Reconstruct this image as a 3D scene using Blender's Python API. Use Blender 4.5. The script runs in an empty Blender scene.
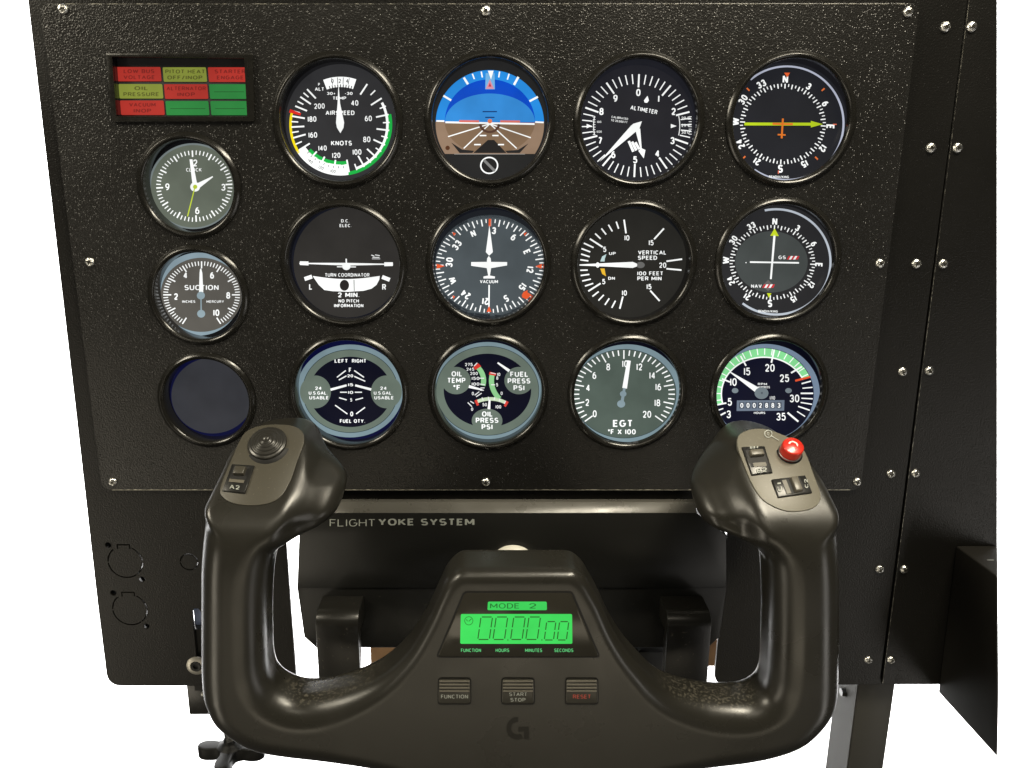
import bpy, bmesh, math, random
import numpy as np
from mathutils import Vector, Matrix
random.seed(5)
SC = bpy.context.scene
COL = SC.collection
MM = 0.001
# ------------------------------------------------------------------ camera
F = 769.0; PX0 = 489.0; PY0 = 384.0
TILT = math.radians(13.8)
CAM = np.array([0.0, -496.2, 121.9])            # mm, panel front is the plane y = 0
FW = np.array([0, math.cos(TILT), -math.sin(TILT)])
UP = np.array([0, math.sin(TILT), math.cos(TILT)])
def P(px, py, y=0.0):
    """point of the vertical plane y (mm) seen at a picture position"""
    d = FW*F + np.array([1.0, 0, 0])*(px-PX0) + UP*(PY0-py)
    return CAM + d*((y-CAM[1])/d[1])
def pix(p):
    v = np.asarray(p, float)-CAM
    z = v@FW
    return PX0+F*v[0]/z, PY0-F*(v@UP)/z
def scale_at(px, py, y=0.0):
    p = P(px, py, y)
    return F/((p-CAM)@FW)                        # px per mm
cd = bpy.data.cameras.new('camera'); cam = bpy.data.objects.new('camera', cd); COL.objects.link(cam)
cam.location = CAM*MM; cam.rotation_euler = (math.pi/2-TILT, 0, 0)
cd.sensor_width = 36; cd.lens = F/1024*36; cd.shift_x = (512-PX0)/1024.0
cd.clip_start = 0.01; cd.clip_end = 50
SC.camera = cam
# ------------------------------------------------------------------ materials
def lin(c):
    return tuple(((v/255)/12.92 if v/255 <= .04045 else ((v/255+.055)/1.055)**2.4) for v in c)
MATS = {}
def mat(name, col, rough=.5, metal=0., spec=.5, bump=None, coat=0., emit=None, estr=1., rvar=None, bscale=900, cvar=None):
    if name in MATS: return MATS[name]
    m = bpy.data.materials.new(name); m.use_nodes = True
    nt = m.node_tree; b = nt.nodes['Principled BSDF']
    b.inputs['Base Color'].default_value = (*col, 1)
    b.inputs['Roughness'].default_value = rough
    b.inputs['Metallic'].default_value = metal
    b.inputs['Specular IOR Level'].default_value = spec
    b.inputs['Coat Weight'].default_value = coat
    b.inputs['Coat Roughness'].default_value = .12
    if emit:
        b.inputs['Emission Color'].default_value = (*emit, 1)
        b.inputs['Emission Strength'].default_value = estr
    tc = None
    if bump or rvar or cvar:
        tc = nt.nodes.new('ShaderNodeTexCoord')
    if bump:
        n = nt.nodes.new('ShaderNodeTexNoise'); n.inputs['Scale'].default_value = bscale
        n.inputs['Detail'].default_value = 3; n.inputs['Roughness'].default_value = .6
        nt.links.new(tc.outputs['Object'], n.inputs['Vector'])
        bp = nt.nodes.new('ShaderNodeBump'); bp.inputs['Strength'].default_value = bump[0]
        bp.inputs['Distance'].default_value = bump[1]
        nt.links.new(n.outputs['Fac'], bp.inputs['Height'])
        nt.links.new(bp.outputs['Normal'], b.inputs['Normal'])
    if rvar:
        n = nt.nodes.new('ShaderNodeTexNoise'); n.inputs['Scale'].default_value = rvar[2]
        n.inputs['Detail'].default_value = 5
        nt.links.new(tc.outputs['Object'], n.inputs['Vector'])
        r = nt.nodes.new('ShaderNodeMapRange')
        r.inputs['From Min'].default_value = .35; r.inputs['From Max'].default_value = .65
        r.inputs['To Min'].default_value = rvar[0]; r.inputs['To Max'].default_value = rvar[1]
        nt.links.new(n.outputs['Fac'], r.inputs['Value']); nt.links.new(r.outputs['Result'], b.inputs['Roughness'])
    if cvar:
        n = nt.nodes.new('ShaderNodeTexNoise'); n.inputs['Scale'].default_value = cvar[1]
        n.inputs['Detail'].default_value = 6
        nt.links.new(tc.outputs['Object'], n.inputs['Vector'])
        r = nt.nodes.new('ShaderNodeValToRGB')
        r.color_ramp.elements[0].position = cvar[2]; r.color_ramp.elements[1].position = cvar[3]
        r.color_ramp.elements[0].color = (*col, 1); r.color_ramp.elements[1].color = (*cvar[0], 1)
        nt.links.new(n.outputs['Fac'], r.inputs['Fac']); nt.links.new(r.outputs['Color'], b.inputs['Base Color'])
    MATS[name] = m
    return m
def glow(rgb, s=1.0):
    k = 'screen_%d_%d_%d_%d' % (*rgb, int(s*100))
    if k in MATS: return MATS[k]
    m = mat(k, (.004, .004, .004), rough=.3, spec=.15, emit=lin(rgb), estr=s)
    nt = m.node_tree; b = nt.nodes['Principled BSDF']
    tc = nt.nodes.new('ShaderNodeTexCoord'); n = nt.nodes.new('ShaderNodeTexNoise'); n.inputs['Scale'].default_value = 38; n.inputs['Detail'].default_value = 3
    r = nt.nodes.new('ShaderNodeMapRange'); r.inputs['From Min'].default_value = .3; r.inputs['From Max'].default_value = .7
    r.inputs['To Min'].default_value = s*.80; r.inputs['To Max'].default_value = s*1.08
    nt.links.new(tc.outputs['Object'], n.inputs['Vector']); nt.links.new(n.outputs['Fac'], r.inputs['Value']); nt.links.new(r.outputs['Result'], b.inputs['Emission Strength'])
    return m
# textured powder coat: orange-peel bump and flake glints
def powder(name, col, cell, pimple, grain, rough, spec=.5):
    """paint with fine grain (mm) and sparse raised pimples (height mm)"""
    m = mat(name, col, rough=rough, spec=spec)
    nt = m.node_tree; b = nt.nodes['Principled BSDF']; N = nt.nodes.new; L = nt.links.new
    tc = N('ShaderNodeTexCoord')
    v = N('ShaderNodeTexVoronoi'); v.inputs['Scale'].default_value = cell; L(tc.outputs['Object'], v.inputs['Vector'])
    r = N('ShaderNodeMapRange'); r.interpolation_type = 'SMOOTHSTEP'
    r.inputs['From Min'].default_value = .48; r.inputs['From Max'].default_value = 0; L(v.outputs['Distance'], r.inputs['Value'])
    sc = N('ShaderNodeSeparateColor'); L(v.outputs['Color'], sc.inputs[0])
    rr = N('ShaderNodeMapRange'); rr.inputs['From Min'].default_value = .25; rr.inputs['From Max'].default_value = 1; L(sc.outputs[0], rr.inputs['Value'])
    mu = N('ShaderNodeMath'); mu.operation = 'MULTIPLY'; L(r.outputs[0], mu.inputs[0]); L(rr.outputs[0], mu.inputs[1])
    m1 = N('ShaderNodeMath'); m1.operation = 'MULTIPLY'; m1.inputs[1].default_value = pimple; L(mu.outputs[0], m1.inputs[0])
    n = N('ShaderNodeTexNoise'); n.inputs['Scale'].default_value = 900; n.inputs['Detail'].default_value = 2; L(tc.outputs['Object'], n.inputs['Vector'])
    ma = N('ShaderNodeMath'); ma.operation = 'MULTIPLY_ADD'; ma.inputs[1].default_value = grain; L(n.outputs['Fac'], ma.inputs[0]); L(m1.outputs[0], ma.inputs[2])
    bp = N('ShaderNodeBump'); bp.inputs['Strength'].default_value = 1; bp.inputs['Distance'].default_value = .001
    L(ma.outputs[0], bp.inputs['Height']); L(bp.outputs['Normal'], b.inputs['Normal'])
    n2 = N('ShaderNodeTexNoise'); n2.inputs['Scale'].default_value = 14; n2.inputs['Detail'].default_value = 4; L(tc.outputs['Object'], n2.inputs['Vector'])
    q = N('ShaderNodeMapRange'); q.inputs['From Min'].default_value = .3; q.inputs['From Max'].default_value = .7
    q.inputs['To Min'].default_value = rough-.04; q.inputs['To Max'].default_value = rough+.06
    L(n2.outputs['Fac'], q.inputs['Value']); L(q.outputs[0], b.inputs['Roughness'])
    return m
M_PANEL = powder('textured_black_paint', (.0090, .0086, .0077), 760, .29, .30, .29)
M_BACK = powder('fine_black_paint', (.0065, .0062, .0055), 700, .10, .22, .34, .30)
M_BEZEL = mat('bezel_plastic', (.010, .0095, .008), rough=.24, bump=(.10, .0003), bscale=420, rvar=(.17, .28, 260), spec=.4)
M_RECESS = mat('recess_black', (.006, .006, .007), rough=.16, coat=.5)
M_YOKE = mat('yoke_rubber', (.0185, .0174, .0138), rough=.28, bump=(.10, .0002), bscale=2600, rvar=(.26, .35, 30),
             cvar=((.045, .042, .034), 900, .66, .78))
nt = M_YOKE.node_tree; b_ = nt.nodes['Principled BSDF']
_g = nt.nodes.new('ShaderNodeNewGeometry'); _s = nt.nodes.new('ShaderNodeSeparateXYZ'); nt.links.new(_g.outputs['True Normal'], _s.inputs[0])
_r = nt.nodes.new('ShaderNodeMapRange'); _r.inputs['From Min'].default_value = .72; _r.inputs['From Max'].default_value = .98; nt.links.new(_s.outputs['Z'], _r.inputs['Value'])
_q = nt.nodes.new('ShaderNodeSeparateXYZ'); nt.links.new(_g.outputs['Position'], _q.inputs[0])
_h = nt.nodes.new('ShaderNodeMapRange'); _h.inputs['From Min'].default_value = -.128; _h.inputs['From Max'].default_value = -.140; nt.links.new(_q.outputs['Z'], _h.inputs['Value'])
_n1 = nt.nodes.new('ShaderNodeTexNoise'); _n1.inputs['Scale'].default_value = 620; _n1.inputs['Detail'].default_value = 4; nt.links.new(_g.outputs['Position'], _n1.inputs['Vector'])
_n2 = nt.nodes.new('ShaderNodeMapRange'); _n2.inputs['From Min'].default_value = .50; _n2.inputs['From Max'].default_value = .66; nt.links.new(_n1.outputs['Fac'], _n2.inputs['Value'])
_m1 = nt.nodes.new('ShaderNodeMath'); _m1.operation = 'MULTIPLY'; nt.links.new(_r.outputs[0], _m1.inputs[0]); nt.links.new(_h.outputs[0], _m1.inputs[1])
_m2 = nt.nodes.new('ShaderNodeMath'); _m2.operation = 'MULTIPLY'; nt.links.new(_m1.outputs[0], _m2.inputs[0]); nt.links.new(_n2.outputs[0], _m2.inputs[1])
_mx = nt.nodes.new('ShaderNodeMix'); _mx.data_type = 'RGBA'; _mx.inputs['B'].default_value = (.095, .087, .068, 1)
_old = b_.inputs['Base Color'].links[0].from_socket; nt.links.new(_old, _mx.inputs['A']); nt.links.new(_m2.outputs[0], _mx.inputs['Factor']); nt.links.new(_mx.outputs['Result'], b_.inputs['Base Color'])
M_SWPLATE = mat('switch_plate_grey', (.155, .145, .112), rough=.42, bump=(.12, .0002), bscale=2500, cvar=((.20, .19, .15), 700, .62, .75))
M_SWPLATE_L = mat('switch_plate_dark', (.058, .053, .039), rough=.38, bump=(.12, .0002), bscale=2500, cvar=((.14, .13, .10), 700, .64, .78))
M_HOUSING = mat('housing_plastic', (.010, .010, .009), rough=.33, spec=.35, bump=(.2, .0002), bscale=2200, cvar=((.05, .047, .038), 500, .70, .76))
M_CLAMP = mat('clamp_plastic', (.012, .0115, .010), rough=.30, spec=.4, bump=(.15, .0002), bscale=2200, cvar=((.08, .07, .055), 420, .66, .75))
M_RUBBER = mat('hat_rubber', (.022, .021, .018), rough=.28)
M_DARK = mat('dark_plastic', (.012, .012, .011), rough=.3)
M_GLOSS = mat('window_gloss', (.028, .026, .020), rough=.16, rvar=(.10, .22, 60))
M_BLACK = mat('cavity_black', (.003, .003, .003), rough=.6)
M_SCREW = mat('zinc_screw', (.80, .80, .77), rough=.25, metal=1., bump=(.8, .0006), bscale=700)
M_STEEL = mat('brushed_steel', (.42, .42, .40), rough=.35, metal=1.)
M_LEG = mat('leg_paint', (.040, .039, .034), rough=.5, spec=.3, bump=(.15, .0003), bscale=500)
M_LEGL = mat('leg_side_metal', (.032, .031, .027), rough=.65, spec=.3)
M_RED = mat('red_plastic', (.62, .025, .012), rough=.28, coat=.3)
M_WHITEPR = mat('white_print', (.75, .75, .72), rough=.5)
M_GREYPR = mat('grey_print', (.34, .36, .33), rough=.45)
M_REDPR = mat('red_print', (.40, .07, .05), rough=.5)
M_TAN = mat('button_ridge', (.13, .12, .095), rough=.35)
M_EMBLEM = mat('emblem_black', (.012, .0115, .0095), rough=.36, spec=.25)
M_WOOD = mat('wood_board', (.33, .19, .09), rough=.5, cvar=((.20, .10, .045), 30, .4, .65))
M_WALL = mat('white_wall', (.9, .9, .9), rough=.9, spec=.1)
# ------------------------------------------------------------------ object helpers
def thing(name, label, cat, loc, group=None):
    o = bpy.data.objects.new(name, None); COL.objects.link(o)
    o.location = [v*MM for v in loc]; o.empty_display_size = .01
    o['label'] = label; o['category'] = cat
    if group: o['group'] = group
    return o
def parent_origin(p):
    v = Vector((0, 0, 0))
    while p is not None:
        v += p.location; p = p.parent
    return np.array(v)/MM
def obj(name, data, m, parent=None, smooth=False, label=None, sharp=None):
    """data: (verts in mm world, faces)"""
    vs, fs = data
    org = parent_origin(parent)
    me = bpy.data.meshes.new(name)
    me.from_pydata([tuple((np.asarray(v, float)-org)*MM) for v in vs], [], fs)
    bm = bmesh.new(); bm.from_mesh(me)
    bmesh.ops.remove_doubles(bm, verts=bm.verts, dist=1e-7)
    bmesh.ops.recalc_face_normals(bm, faces=bm.faces)
    bm.to_mesh(me); bm.free()
    if m is not None: me.materials.append(m)
    if smooth: me.polygons.foreach_set('use_smooth', [True]*len(me.polygons))
    if smooth and sharp: me.set_sharp_from_angle(angle=math.radians(sharp))
    o = bpy.data.objects.new(name, me); COL.objects.link(o)
    if parent is not None: o.parent = parent
    if label: o['label'] = label
    return o
def merge(*ds):
    V = []; Fc = []
    for v, f in ds:
        n = len(V); V += list(v); Fc += [tuple(i+n for i in q) for q in f]
    return V, Fc
def bevelled(data, off, seg=2, ang=30):
    bm = bmesh.new()
    vs = [bm.verts.new(tuple(v)) for v in data[0]]
    for f in data[1]:
        try: bm.faces.new([vs[i] for i in f])
        except ValueError: pass
    bmesh.ops.remove_doubles(bm, verts=bm.verts, dist=1e-4)
    bmesh.ops.recalc_face_normals(bm, faces=bm.faces)
    es = [e for e in bm.edges if len(e.link_faces) == 2 and e.calc_face_angle(0) > math.radians(ang)]
    bmesh.ops.bevel(bm, geom=es, offset=off, segments=seg, profile=.5, affect='EDGES', clamp_overlap=True)
    bm.verts.index_update()
    out = ([tuple(v.co) for v in bm.verts], [tuple(v.index for v in f.verts) for f in bm.faces])
    bm.free(); return out
def prism(A, B):
    n = len(A)
    V = list(A)+list(B)
    Fc = [tuple(range(n)), tuple(range(2*n-1, n-1, -1))]
    for i in range(n):
        j = (i+1) % n
        Fc.append((i, j, n+j, n+i))
    return V, Fc
def box(x0, x1, y0, y1, z0, z1):
    A = [(x0, y0, z0), (x1, y0, z0), (x1, y0, z1), (x0, y0, z1)]
    B = [(x0, y1, z0), (x1, y1, z0), (x1, y1, z1), (x0, y1, z1)]
    return prism(A, B)
def lathe(profile, c, n=96, axis=(0, -1, 0), closed=False):
    """profile (r, h): h measured along axis from point c"""
    a = Vector(axis).normalized()
    u = Vector((1, 0, 0)) if abs(a.x) < .9 else Vector((0, 0, 1))
    u = (u-a*u.dot(a)).normalized(); w = a.cross(u)
    V = []; Fc = []; m = len(profile)
    for i in range(n):
        t = 2*math.pi*i/n
        d = u*math.cos(t)+w*math.sin(t)
        for r, h in profile:
            V.append(tuple(Vector(c)+d*r+a*h))
    for i in range(n):
        j = (i+1) % n
        for k in range(m-1):
            Fc.append((i*m+k, i*m+k+1, j*m+k+1, j*m+k))
    return V, Fc
def rounded_poly(pts, radii, seg=6):
    out = []; n = len(pts)
    for i in range(n):
        p = np.array(pts[i], float); a = np.array(pts[i-1], float); b = np.array(pts[(i+1) % n], float)
        r = radii[i] if isinstance(radii, (list, tuple)) else radii
        if r <= 0: out.append(tuple(p)); continue
        u = (a-p)/np.linalg.norm(a-p); v = (b-p)/np.linalg.norm(b-p)
        A = p+u*r; B = p+v*r
        for k in range(seg+1):
            t = k/seg
            out.append(tuple((1-t)**2*A+2*t*(1-t)*p+t*t*B))
    return out
def catmull(pts, seg=5, closed=True):
    out = []; n = len(pts); pts = [np.array(p, float) for p in pts]
    rng = range(n) if closed else range(n-1)
    for i in rng:
        if closed: p0, p1, p2, p3 = pts[i-1], pts[i], pts[(i+1) % n], pts[(i+2) % n]
        else: p0, p1, p2, p3 = pts[max(i-1, 0)], pts[i], pts[i+1], pts[min(i+2, n-1)]
        for k in range(seg):
            t = k/seg
            out.append(tuple(.5*((2*p1)+(-p0+p2)*t+(2*p0-5*p1+4*p2-p3)*t*t+(-p0+3*p1-3*p2+p3)*t**3)))
    if not closed: out.append(tuple(pts[-1]))
    return out
def plate(outer, holes, y0, y1, bevel=.35):
    """sheet between y0 (front) and y1 with real holes; outlines are lists of (x, z) mm"""
    cu = bpy.data.curves.new('tmp', 'CURVE'); cu.dimensions = '2D'; cu.fill_mode = 'BOTH'
    for loop in [outer]+holes:
        s = cu.splines.new('POLY'); s.points.add(len(loop)-1)
        for i, (x, z) in enumerate(loop): s.points[i].co = (x, z, 0, 1)
        s.use_cyclic_u = True
    cu.extrude = abs(y1-y0)/2-bevel; cu.bevel_depth = bevel; cu.bevel_resolution = 1
    cu.offset = -bevel
    o = bpy.data.objects.new('tmp', cu)
    dg = bpy.context.evaluated_depsgraph_get()
    COL.objects.link(o); dg.update()
    me = bpy.data.meshes.new_from_object(o.evaluated_get(dg))
    V = [(v.co.x, (y0+y1)/2-v.co.z, v.co.y) for v in me.vertices]
    Fc = [tuple(p.vertices) for p in me.polygons]
    bpy.data.objects.remove(o); bpy.data.curves.remove(cu); bpy.data.meshes.remove(me)
    return V, Fc
def circ(x, z, r, n=72, rz=None):
    rz = rz or r
    return [(x+r*math.cos(2*math.pi*i/n), z+rz*math.sin(2*math.pi*i/n)) for i in range(n)]
# a plain sans-serif alphabet made of strokes: each glyph = (width, [polylines]) on a unit square, y up
def A_(cx, cy, rx, ry, a0, a1, n=12, p=2.3):
    o = []
    for i in range(n+1):
        a = math.radians(a0+(a1-a0)*i/n); c, q = math.cos(a), math.sin(a)
        o.append((cx+rx*math.copysign(abs(c)**(2/p), c), cy+ry*math.copysign(abs(q)**(2/p), q)))
    return o
GL = {
 '0': (.62, [A_(.5, .5, .5, .5, 90, 450, 24)]),
 '1': (.17, [[(.5, 0), (.5, 1)]]),
 '2': (.60, [A_(.5, .71, .47, .29, 172, -28, 12)+[(.03, 0), (1, 0)]]),
 '3': (.60, [A_(.48, .74, .44, .26, 165, -90, 12)+[(.36, .48)], [(.48, .48)]+A_(.48, .27, .5, .27, 70, -165, 14)]),
 '4': (.64, [[(.72, 0), (.72, 1), (0, .27), (1, .27)]]),
 '5': (.60, [[(.92, 1), (.14, 1), (.08, .52)]+A_(.48, .33, .5, .33, 125, -160, 14)]),
 '6': (.60, [[(.80, 1)]+A_(.62, .38, .60, .60, 115, 175, 6, 2)+A_(.5, .31, .5, .31, 180, 540, 20)]),
 '7': (.56, [[(0, 1), (1, 1), (.35, 0)]]),
 '8': (.60, [A_(.5, .755, .43, .245, 90, 450, 20), A_(.5, .26, .5, .26, 90, 450, 20)]),
 '9': (.60, [[(.20, 0)]+A_(.38, .62, .60, .60, -65, -5, 6, 2)+A_(.5, .69, .5, .31, 0, 360, 20)]),
 'A': (.72, [[(0, 0), (.5, 1), (1, 0)], [(.19, .32), (.81, .32)]]),
 'B': (.62, [[(.6, .53), (0, .53), (0, 1), (.55, 1)]+A_(.60, .765, .35, .235, 85, -90, 10)+[(.6, .53)]+A_(.62, .265, .38, .265, 90, -90, 10)+[(0, 0), (0, .53)]]),
 'C': (.66, [A_(.53, .5, .53, .5, 48, 312, 22)]),
 'D': (.66, [[(0, 0), (0, 1), (.45, 1)]+A_(.45, .5, .55, .5, 85, -85, 16)+[(.45, 0), (0, 0)]]),
 'E': (.56, [[(1, 1), (0, 1), (0, 0), (1, 0)], [(0, .52), (.88, .52)]]),
 'F': (.54, [[(1, 1), (0, 1), (0, 0)], [(0, .50), (.88, .50)]]),
 'G': (.70, [A_(.5, .5, .5, .5, 48, 345, 24)+[(1, .48), (.58, .48)]]),
 'H': (.66, [[(0, 0), (0, 1)], [(1, 0), (1, 1)], [(0, .52), (1, .52)]]),
 'I': (.17, [[(.5, 0), (.5, 1)]]),
 'J': (.5, [[(1, 1), (1, .3)]+A_(.5, .3, .5, .3, 0, -175, 10)]),
 'K': (.66, [[(0, 0), (0, 1)], [(.95, 1), (.02, .38)], [(.30, .58), (1, 0)]]),
 'L': (.54, [[(0, 1), (0, 0), (1, 0)]]),
 'M': (.80, [[(0, 0), (0, 1), (.5, .22), (1, 1), (1, 0)]]),
 'N': (.66, [[(0, 0), (0, 1), (1, 0), (1, 1)]]),
 'O': (.74, [A_(.5, .5, .5, .5, 90, 450, 26)]),
 'P': (.60, [[(0, 0), (0, 1), (.6, 1)]+A_(.62, .73, .38, .27, 85, -85, 10)+[(.6, .46), (0, .46)]]),
 'Q': (.74, [A_(.5, .5, .5, .5, 90, 450, 26), [(.62, .26), (1, -.04)]]),
 'R': (.64, [[(0, 0), (0, 1), (.6, 1)]+A_(.62, .75, .36, .25, 85, -85, 10)+[(.6, .50), (0, .50)], [(.58, .50), (1, 0)]]),
 'S': (.62, [A_(.5, .74, .46, .26, 35, 262, 12)+A_(.5, .26, .5, .26, 82, -150, 12)]),
 'T': (.60, [[(.5, 0), (.5, 1)], [(0, 1), (1, 1)]]),
 'U': (.66, [[(0, 1), (0, .36)]+A_(.5, .36, .5, .36, 180, 360, 12)+[(1, .36), (1, 1)]]),
 'V': (.70, [[(0, 1), (.5, 0), (1, 1)]]),
 'W': (.98, [[(0, 1), (.25, 0), (.5, .92), (.75, 0), (1, 1)]]),
 'X': (.66, [[(0, 0), (1, 1)], [(0, 1), (1, 0)]]),
 'Y': (.68, [[(.5, 0), (.5, .44), (0, 1)], [(.5, .44), (1, 1)]]),
 'Z': (.62, [[(0, 1), (1, 1), (0, 0), (1, 0)]]),
 '.': (.15, [[(.5, 0), (.5, .05)]]), ',': (.15, [[(.5, .04), (.3, -.12)]]), '/': (.45, [[(0, -.05), (1, 1.05)]]),
 '-': (.38, [[(0, .42), (1, .42)]]), '+': (.5, [[(0, .42), (1, .42)], [(.5, .15), (.5, .70)]]),
 '°': (.30, [A_(.5, .86, .42, .13, 90, 450, 12)]),
}
def ribbon(pl, w):
    pl = [np.array(p, float) for p in pl]
    q = [pl[0]]
    for p in pl[1:]:
        if np.linalg.norm(p-q[-1]) > 1e-4: q.append(p)
    pl = q; n = len(pl); closed = n > 3 and np.linalg.norm(pl[0]-pl[-1]) < .02
    V = []; Fc = []
    for i in range(n):
        a = pl[i]-pl[i-1] if i > 0 else (pl[-1]-pl[-2] if closed else pl[1]-pl[0])
        b = pl[i+1]-pl[i] if i < n-1 else (pl[1]-pl[0] if closed else pl[-1]-pl[-2])
        a = a/np.linalg.norm(a); b = b/np.linalg.norm(b)
        na = np.array([-a[1], a[0]]); nb = np.array([-b[1], b[0]]); m = na+nb; L = np.linalg.norm(m)
        m = na if L < .3 else m/L
        k = min(1/max(m@na, .3), 1.9)
        V.append(tuple(pl[i]+m*w/2*k)); V.append(tuple(pl[i]-m*w/2*k))
    for i in range(n-1): Fc.append((2*i, 2*i+1, 2*i+3, 2*i+2))
    return V, Fc
def text_mesh(s, wt):
    V = []; Fc = []; x = 0; gap = .13; lay = 0
    for ch in s:
        if ch == ' ': x += .42; continue
        W_, strokes = GL[ch]
        for st in strokes:
            pl = [(x+wt/2+px_*max(W_-wt, .001), wt/2+py_*(1-wt)) for px_, py_ in st]
            runs = [[pl[0]]]
            for i in range(1, len(pl)):
                if len(runs[-1]) > 1:
                    a = np.subtract(runs[-1][-1], runs[-1][-2]); b = np.subtract(pl[i], pl[i-1])
                    if np.linalg.norm(b) < 1e-5: continue
                    if a@b < -.15*np.linalg.norm(a)*np.linalg.norm(b): runs.append([pl[i-1]])
                runs[-1].append(pl[i])
            for r_ in runs:
                lay = (lay+1) % 4
                v, f = ribbon(r_, wt); n = len(V); V += [(a, b, lay*.012) for a, b in v]; Fc += [tuple(i+n for i in q) for q in f]
        x += W_+gap
    return V, Fc
def text2d(s, x, y, h, w=None, rot=0, bold=.012, sx=1.0):
    """flat text as 2-D points in picture orientation (y down), cap height h, centred at x, y"""
    wt = min(.13+bold*1.6, .21)
    V, Fc = text_mesh(s, wt)
    xs = [v[0] for v in V]; cx = (min(xs)+max(xs))/2
    kx = h*sx if w is None else w/(max(xs)-min(xs))
    c, sn = math.cos(math.radians(rot)), math.sin(math.radians(rot))
    out = []
    for vx, vy, e in V:
        a = (vx-cx)*kx; b = -(vy-.5)*h
        out.append((x+a*c-b*sn, y+a*sn+b*c, e))
    return out, Fc
# ------------------------------------------------------------------ dial drawing kit
FACE_Y = 9.0
class Dial:
    """draws flat marks on the lit screen plane behind a hole; (u, v) are measured in an enlarged view of the dial"""
    def __init__(s, root, ox, oy, k, y=FACE_Y):
        s.root, s.ox, s.oy, s.k, s.y = root, ox, oy, k, y
        s.parts = {}
    def m(s, u, v, layer): return tuple(P(s.ox+u/s.k, s.oy+v/s.k, s.y-layer*.12))
    uid = 0
    def add(s, part, rgb, layer, pts, faces, strength=1.0):
        if part == 'window_print': part += '#%d' % (np.mean([p[1] for p in pts]) > 600)
        if part == 'setting_windows': part += '#%d' % (np.mean([p[0] for p in pts]) > 368)
        if part in ('side_window', 'orange_index', 'course_arrow', 'dial_screw', 'needle', 'turn_mark', 'green_arc', 'red_line', 'white_arc'):
            Dial.uid += 1; part = part+'#%d' % Dial.uid
        key = (part, rgb, strength)
        L = s.parts.setdefault(key, ([], []))
        n = len(L[0]); L[0].extend(s.m(p[0], p[1], layer+(p[2] if len(p) > 2 else 0)) for p in pts)
        L[1].extend(tuple(i+n for i in f) for f in faces)
    def poly(s, part, rgb, layer, pts, st=1.0): s.add(part, rgb, layer, pts, [tuple(range(len(pts)))], st)
    def disc(s, part, rgb, layer, c, rx, ry=None, st=1.0, n=72):
        ry = ry or rx
        s.poly(part, rgb, layer, [(c[0]+rx*math.cos(2*math.pi*i/n), c[1]+ry*math.sin(2*math.pi*i/n)) for i in range(n)], st)
    def arc(s, part, rgb, layer, c, r0, r1, a0, a1, st=1.0):
        """band between ellipses r0=(rx,ry), r1; angles clockwise from the top, degrees"""
        n = max(3, int(abs(a1-a0)/4)); pts = []; fs = []
        for i in range(n+1):
            a = math.radians(a0+(a1-a0)*i/n)
            for r in (r0, r1): pts.append((c[0]+r[0]*math.sin(a), c[1]-r[1]*math.cos(a)))
        for i in range(n): fs.append((2*i, 2*i+1, 2*i+3, 2*i+2))
        s.add(part, rgb, layer, pts, fs, st)
    def line(s, part, rgb, layer, p, q, w, w2=None, st=1.0):
        w2 = w if w2 is None else w2
        d = np.array(q, float)-np.array(p, float); d /= np.linalg.norm(d); nrm = np.array([-d[1], d[0]])
        p = np.array(p, float); q = np.array(q, float)
        s.poly(part, rgb, layer, [tuple(p+nrm*w/2), tuple(q+nrm*w2/2), tuple(q-nrm*w2/2), tuple(p-nrm*w/2)], st)
    def tick(s, part, rgb, layer, c, rx, ry, a, inner, w, outer=1.0, st=1.0):
        a = math.radians(a); x, y = math.sin(a), -math.cos(a)
        s.line(part, rgb, layer, (c[0]+rx*outer*x, c[1]+ry*outer*y), (c[0]+rx*inner*x, c[1]+ry*inner*y), w, st=st)
    def text(s, part, rgb, layer, t, x, y, h, w=None, rot=0, bold=.012, sx=1.0, st=1.0):
        pts, fs = text2d(t, x, y, h, w, rot, bold, sx)
        s.add(part, rgb, layer, pts, fs, st)
    def build(s):
        groups = {}
        for (part, rgb, st), d in s.parts.items(): groups.setdefault(part, []).append((rgb, st, d))
        for part, L in groups.items():
            part = part.split('#')[0]
            V = []; Fc = []; mi = []; ms = []
            for rgb, st, (v, f) in L:
                n = len(V); V += v; Fc += [tuple(i+n for i in q) for q in f]
                m_ = glow(rgb, st)
                if m_ not in ms: ms.append(m_)
                mi += [ms.index(m_)]*len(f)
            org = parent_origin(s.root)
            me = bpy.data.meshes.new(part)
            me.from_pydata([tuple((np.array(v)-org)*MM) for v in V], [], Fc)
            for m_ in ms: me.materials.append(m_)
            me.polygons.foreach_set('material_index', mi)
            o = bpy.data.objects.new(part, me); COL.objects.link(o); o.parent = s.root
W = (250, 252, 250); WS = 1.15
HOLES = []
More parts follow.
